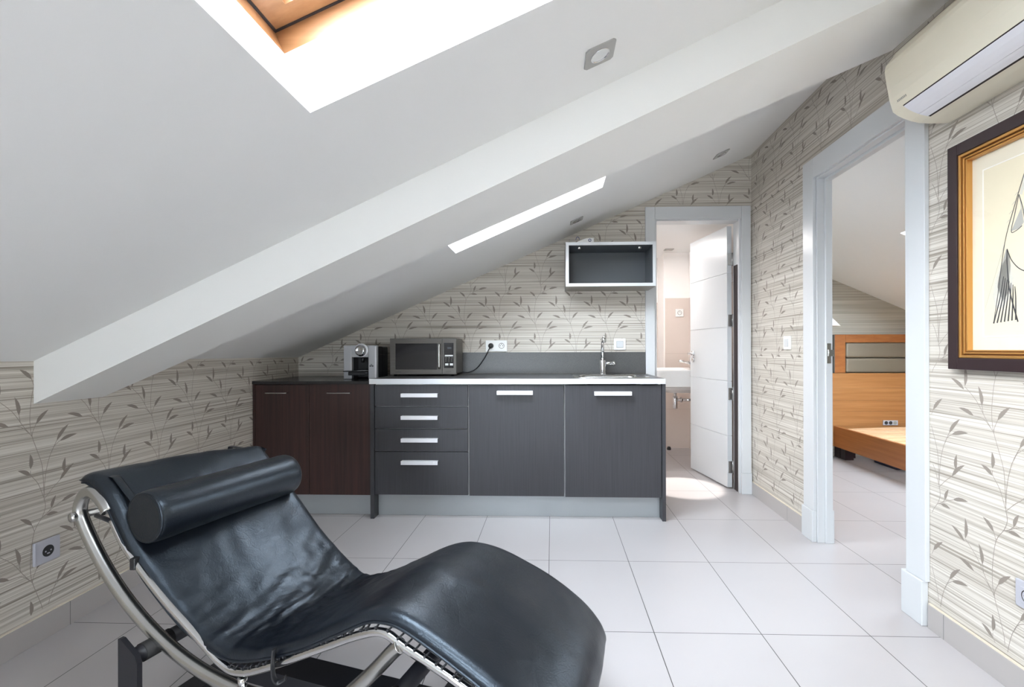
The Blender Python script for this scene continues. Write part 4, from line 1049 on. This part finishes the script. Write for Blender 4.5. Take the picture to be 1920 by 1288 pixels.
fs = [(i * n + k, i * n + (k + 1) % n, (i + 1) * n + (k + 1) % n, (i + 1) * n + k) for i in range(NS - 1) for k in range(n)]
mb.add(vs, fs, 0, True); mb.add(loops[0], [list(range(n))[::-1]], 0, True); mb.add(loops[-1], [list(range(n))], 0, True)
mt = mb.build('mattress', 'leather', t)
# piping along both lower edges
for v, nm in ((0.0, 'piping'), (1.0, 'piping')):
    mb = MB(); pts = []
    for i in range(3, NS - 3, 2):
        a, z, na, nz = mat_pt(i, v, 1); pts.append(CH(a - na * TK * .80, (W0 if v == 0 else W1) + (.003 if v == 0 else -.003), z - nz * TK * .80))
    mb.tube(pts, .0042, 8); mb.build(nm, 'leather', mt)
# bolster
mb = MB(); bl = []
BA, BZc, BR = 0.202, 0.622, 0.071
BL0, BL1 = 0.003, 0.487
N_B = 40
prof = [(0.0, 0.006), (.03, .004), (.055, .003), (.062, .0025), (.067, 0.006), (.0705, .014), (.0715, .03)]
for k in range(1, 12): prof.append((.0715 - .0012 * math.sin(math.pi * k / 12) + .0006 * math.sin(k * 2.1), .03 + (BL1 - BL0 - .06) * k / 12))
LB = BL1 - BL0
prof += [(.0715, LB - .03), (.0705, LB - .014), (.067, LB - .006), (.055, LB - .001), (.03, LB), (0, LB)]
mb.lathe(prof, CH(BA, BL0, BZc), CU, 40)
bo = mb.build('bolster', 'leather', t); bo['label'] = 'black leather roll headrest'
mb = MB(); mb.lathe([(.0655, 0.0), (.0675, .001), (.0692, .0035), (.0675, .006)], CH(BA, BL0 + .003, BZc), CU, 40); mb.build('piping', 'leather', bo)
for off in (0.035, 0.44):
    mb = MB(); mb.tube([CH(.165, off, .600), CH(.135, off, .640), CH(.10, off, .668), CH(.045, off, .712), CH(-.02, off, .716), CH(-.035, off, .66)], .011, 8, flat=.18); mb.build('strap', 'leather', bo)
# side rails, arcs
RAIL = [(.088, .606), (.145, .534), (.271, .431), (.405, .344), (.490, .292), (.548, .284), (.632, .313), (.79, .388), (.900, .440), (.962, .456), (1.016, .434), (1.143, .385), (1.27, .325), (1.345, .272), (1.365, .235)]
ARC_C, ARC_R = (.614, 1.013), .776
def arcp(deg): return (ARC_C[0] + ARC_R * math.cos(math.radians(deg)), ARC_C[1] + ARC_R * math.sin(math.radians(deg)))
arc_pts = [(.072, .628), (.048, .655), (.010, .676), (-.022, .670), (-.042, .645), (-.048, .615)]
arc_pts += [arcp(d) for d in range(214, 285, 5)]
end_ = arcp(284)
arc_pts += [(end_[0] + .03, end_[1] + .008), (.86, .293), (.93, .360), (.985, .420), (1.005, .437)]
def interp(C, a):
    C = sorted(C)
    if a <= C[0][0]: return C[0][1]
    for (a0, z0), (a1, z1) in zip(C[:-1], C[1:]):
        if a0 <= a <= a1: return z0 + (z1 - z0) * (a - a0) / max(1e-6, a1 - a0)
    return C[-1][1]
def dz(a): return max(-.045, min(.02, interp(FAR, a) - interp(NEAR, a))) - .004
RAILF = [(a if a < 1.2 else 1.2 + (a - 1.2) * .55, z + dz(a) - (.012 if a > 1.2 else 0)) for a, z in RAIL]
for off in (0.0, 0.50):
    mb = MB(); mb.tube(crom([CH(a, off + (0 if off == 0 else -.012), z) for a, z in (RAIL if off == 0 else RAILF)], 6), .0096, 16); mb.build('side_rail', 'chrome', t)
    mb = MB(); P_ = crom([CH(a, off, z) for a, z in arc_pts], 5); mb.tube(P_, .0165, 18); mb.build('runner_arc', 'satin_chrome', t)
    mb = MB(); mb.tube([CH(.556, off, .274), CH(.556, off, .2545)], .0105, 14); mb.build('post', 'chrome', t)
mb = MB(); mb.tube([CH(-.045, -.002, .606), CH(-.045, .502, .606)], .011, 14); mb.lathe([(.013, 0), (.013, .008), (.0, .011)], CH(-.045, -.016, .606), -CU, 16); mb.build('head_crossbar', 'satin_chrome', t)
mb = MB(); mb.tube([CH(.02, -.0, .612), CH(.10, .0, .600)], .006, 10); mb.build('brace', 'black_steel', t)
mb = MB(); mb.tube([CH(1.325, .02, .205), CH(1.325, .48, .205)], .0118, 14); mb.build('foot_crossbar', 'chrome', t)
# suspension hooks and springs between rail and mattress
rp = crom([(a, z, 0) for a, z in RAIL], 10)
mbh = []
tot = 0.0; nxt = 0.02; cnt = 0
for i in range(1, len(rp)):
    tot += (rp[i] - rp[i - 1]).length
    if tot >= nxt:
        nxt += 0.0235
        a, z = rp[i].x, rp[i].y; d_ = (rp[i] - rp[i - 1]).normalized(); na, nz = -d_.y, d_.x
        if a < .50: continue
        for off, sg in ((0.0, 1),):
            mb = MB()
            mb.tube([CH(a + na * .010, off - .004 * sg, z + nz * .010), CH(a + na * .014 + .003, off + .003 * sg, z + nz * .014), CH(a + na * .024 + .006, off + .016 * sg, z + nz * .022)], .0024, 6)
            mb.lathe([(.0, -.003), (.003, -.001), (.003, .002), (0, .004)], CH(a + na * .0115, off - .0055 * sg, z + nz * .0115), CU, 8)
            if cnt < 98: mb.build('spring_hook', 'black_steel', t); cnt += 1
def strap_hook(a, z, drop):
    mb = MB(); mb.tube(crom([CH(a, -.012, z + .045), CH(a, -.016, z + .01), CH(a + .004, -.017, z - .018), CH(a + .012, -.012, z - .030), CH(a + .026, -.004, z - .022)], 6), .0085, 8, flat=.35); mb.build('strap_hook', 'black_plastic', t)
strap_hook(.668, .326, .0)
mb = MB(); mb.box(-.008, .008, -.012, .012, -.016, .016, 0, .003); c0 = CH(.183, -.002, .503)
mb.v = [v + Vector(c0) for v in mb.v]; mb.build('rail_clip', 'black_plastic', t)
# base
XB = [(.256, .296), (.972, .296)]
for a, z in XB:
    base = MB(); base.tube([CH(a, -.052, z), CH(a, .552, z)], .021, 18); base.build('support_bar', 'black_steel', t)
for a, z in XB:
    for off in (.0, .5):
        mb = MB(); mb.tube([CH(a, off - .035, z), CH(a, off + .035, z)], .0235, 18); mb.build('rubber_sleeve', 'rubber', t)
for (a, z), sgn in zip(XB, (-1, 1)):
    for off in (-.058, .558):
        mb = MB(); s0 = -.052; th_ = .006
        poly = [(a - .040, .0012), (a + .030, .0012), (a + .030, z - .006), (a + .022, z + .012), (a - .030, z + .045), (a - .040, z + .045)] if sgn < 0 else [(a - .030, .0012), (a + .040, .0012), (a + .040, z + .045), (a + .030, z + .045), (a - .022, z + .012), (a - .030, z - .006)]
        mb.prism(poly, lambda p, q, d: CH(p, off + d, q), -th_, th_); mb.build('leg', 'black_steel', t)
mb = MB()
mb.prism([(.20, .075), (1.03, .075), (1.03, .125), (.20, .125)], lambda p, q, d: CH(p, .25 + d, q), -.045, .045); mb.build('spine_beam', 'black_steel', t)
for a in (.256, .972):
    mb = MB(); mb.prism([(a - .032, .075), (a + .032, .075), (a + .032, .125), (a - .032, .125)], lambda p, q, d: CH(p, d, q), -.0515, .2045)
    mb.prism([(a - .032, .075), (a + .032, .075), (a + .032, .125), (a - .032, .125)], lambda p, q, d: CH(p, d, q), .2955, .5515); mb.build('cross_beam', 'black_steel', t)
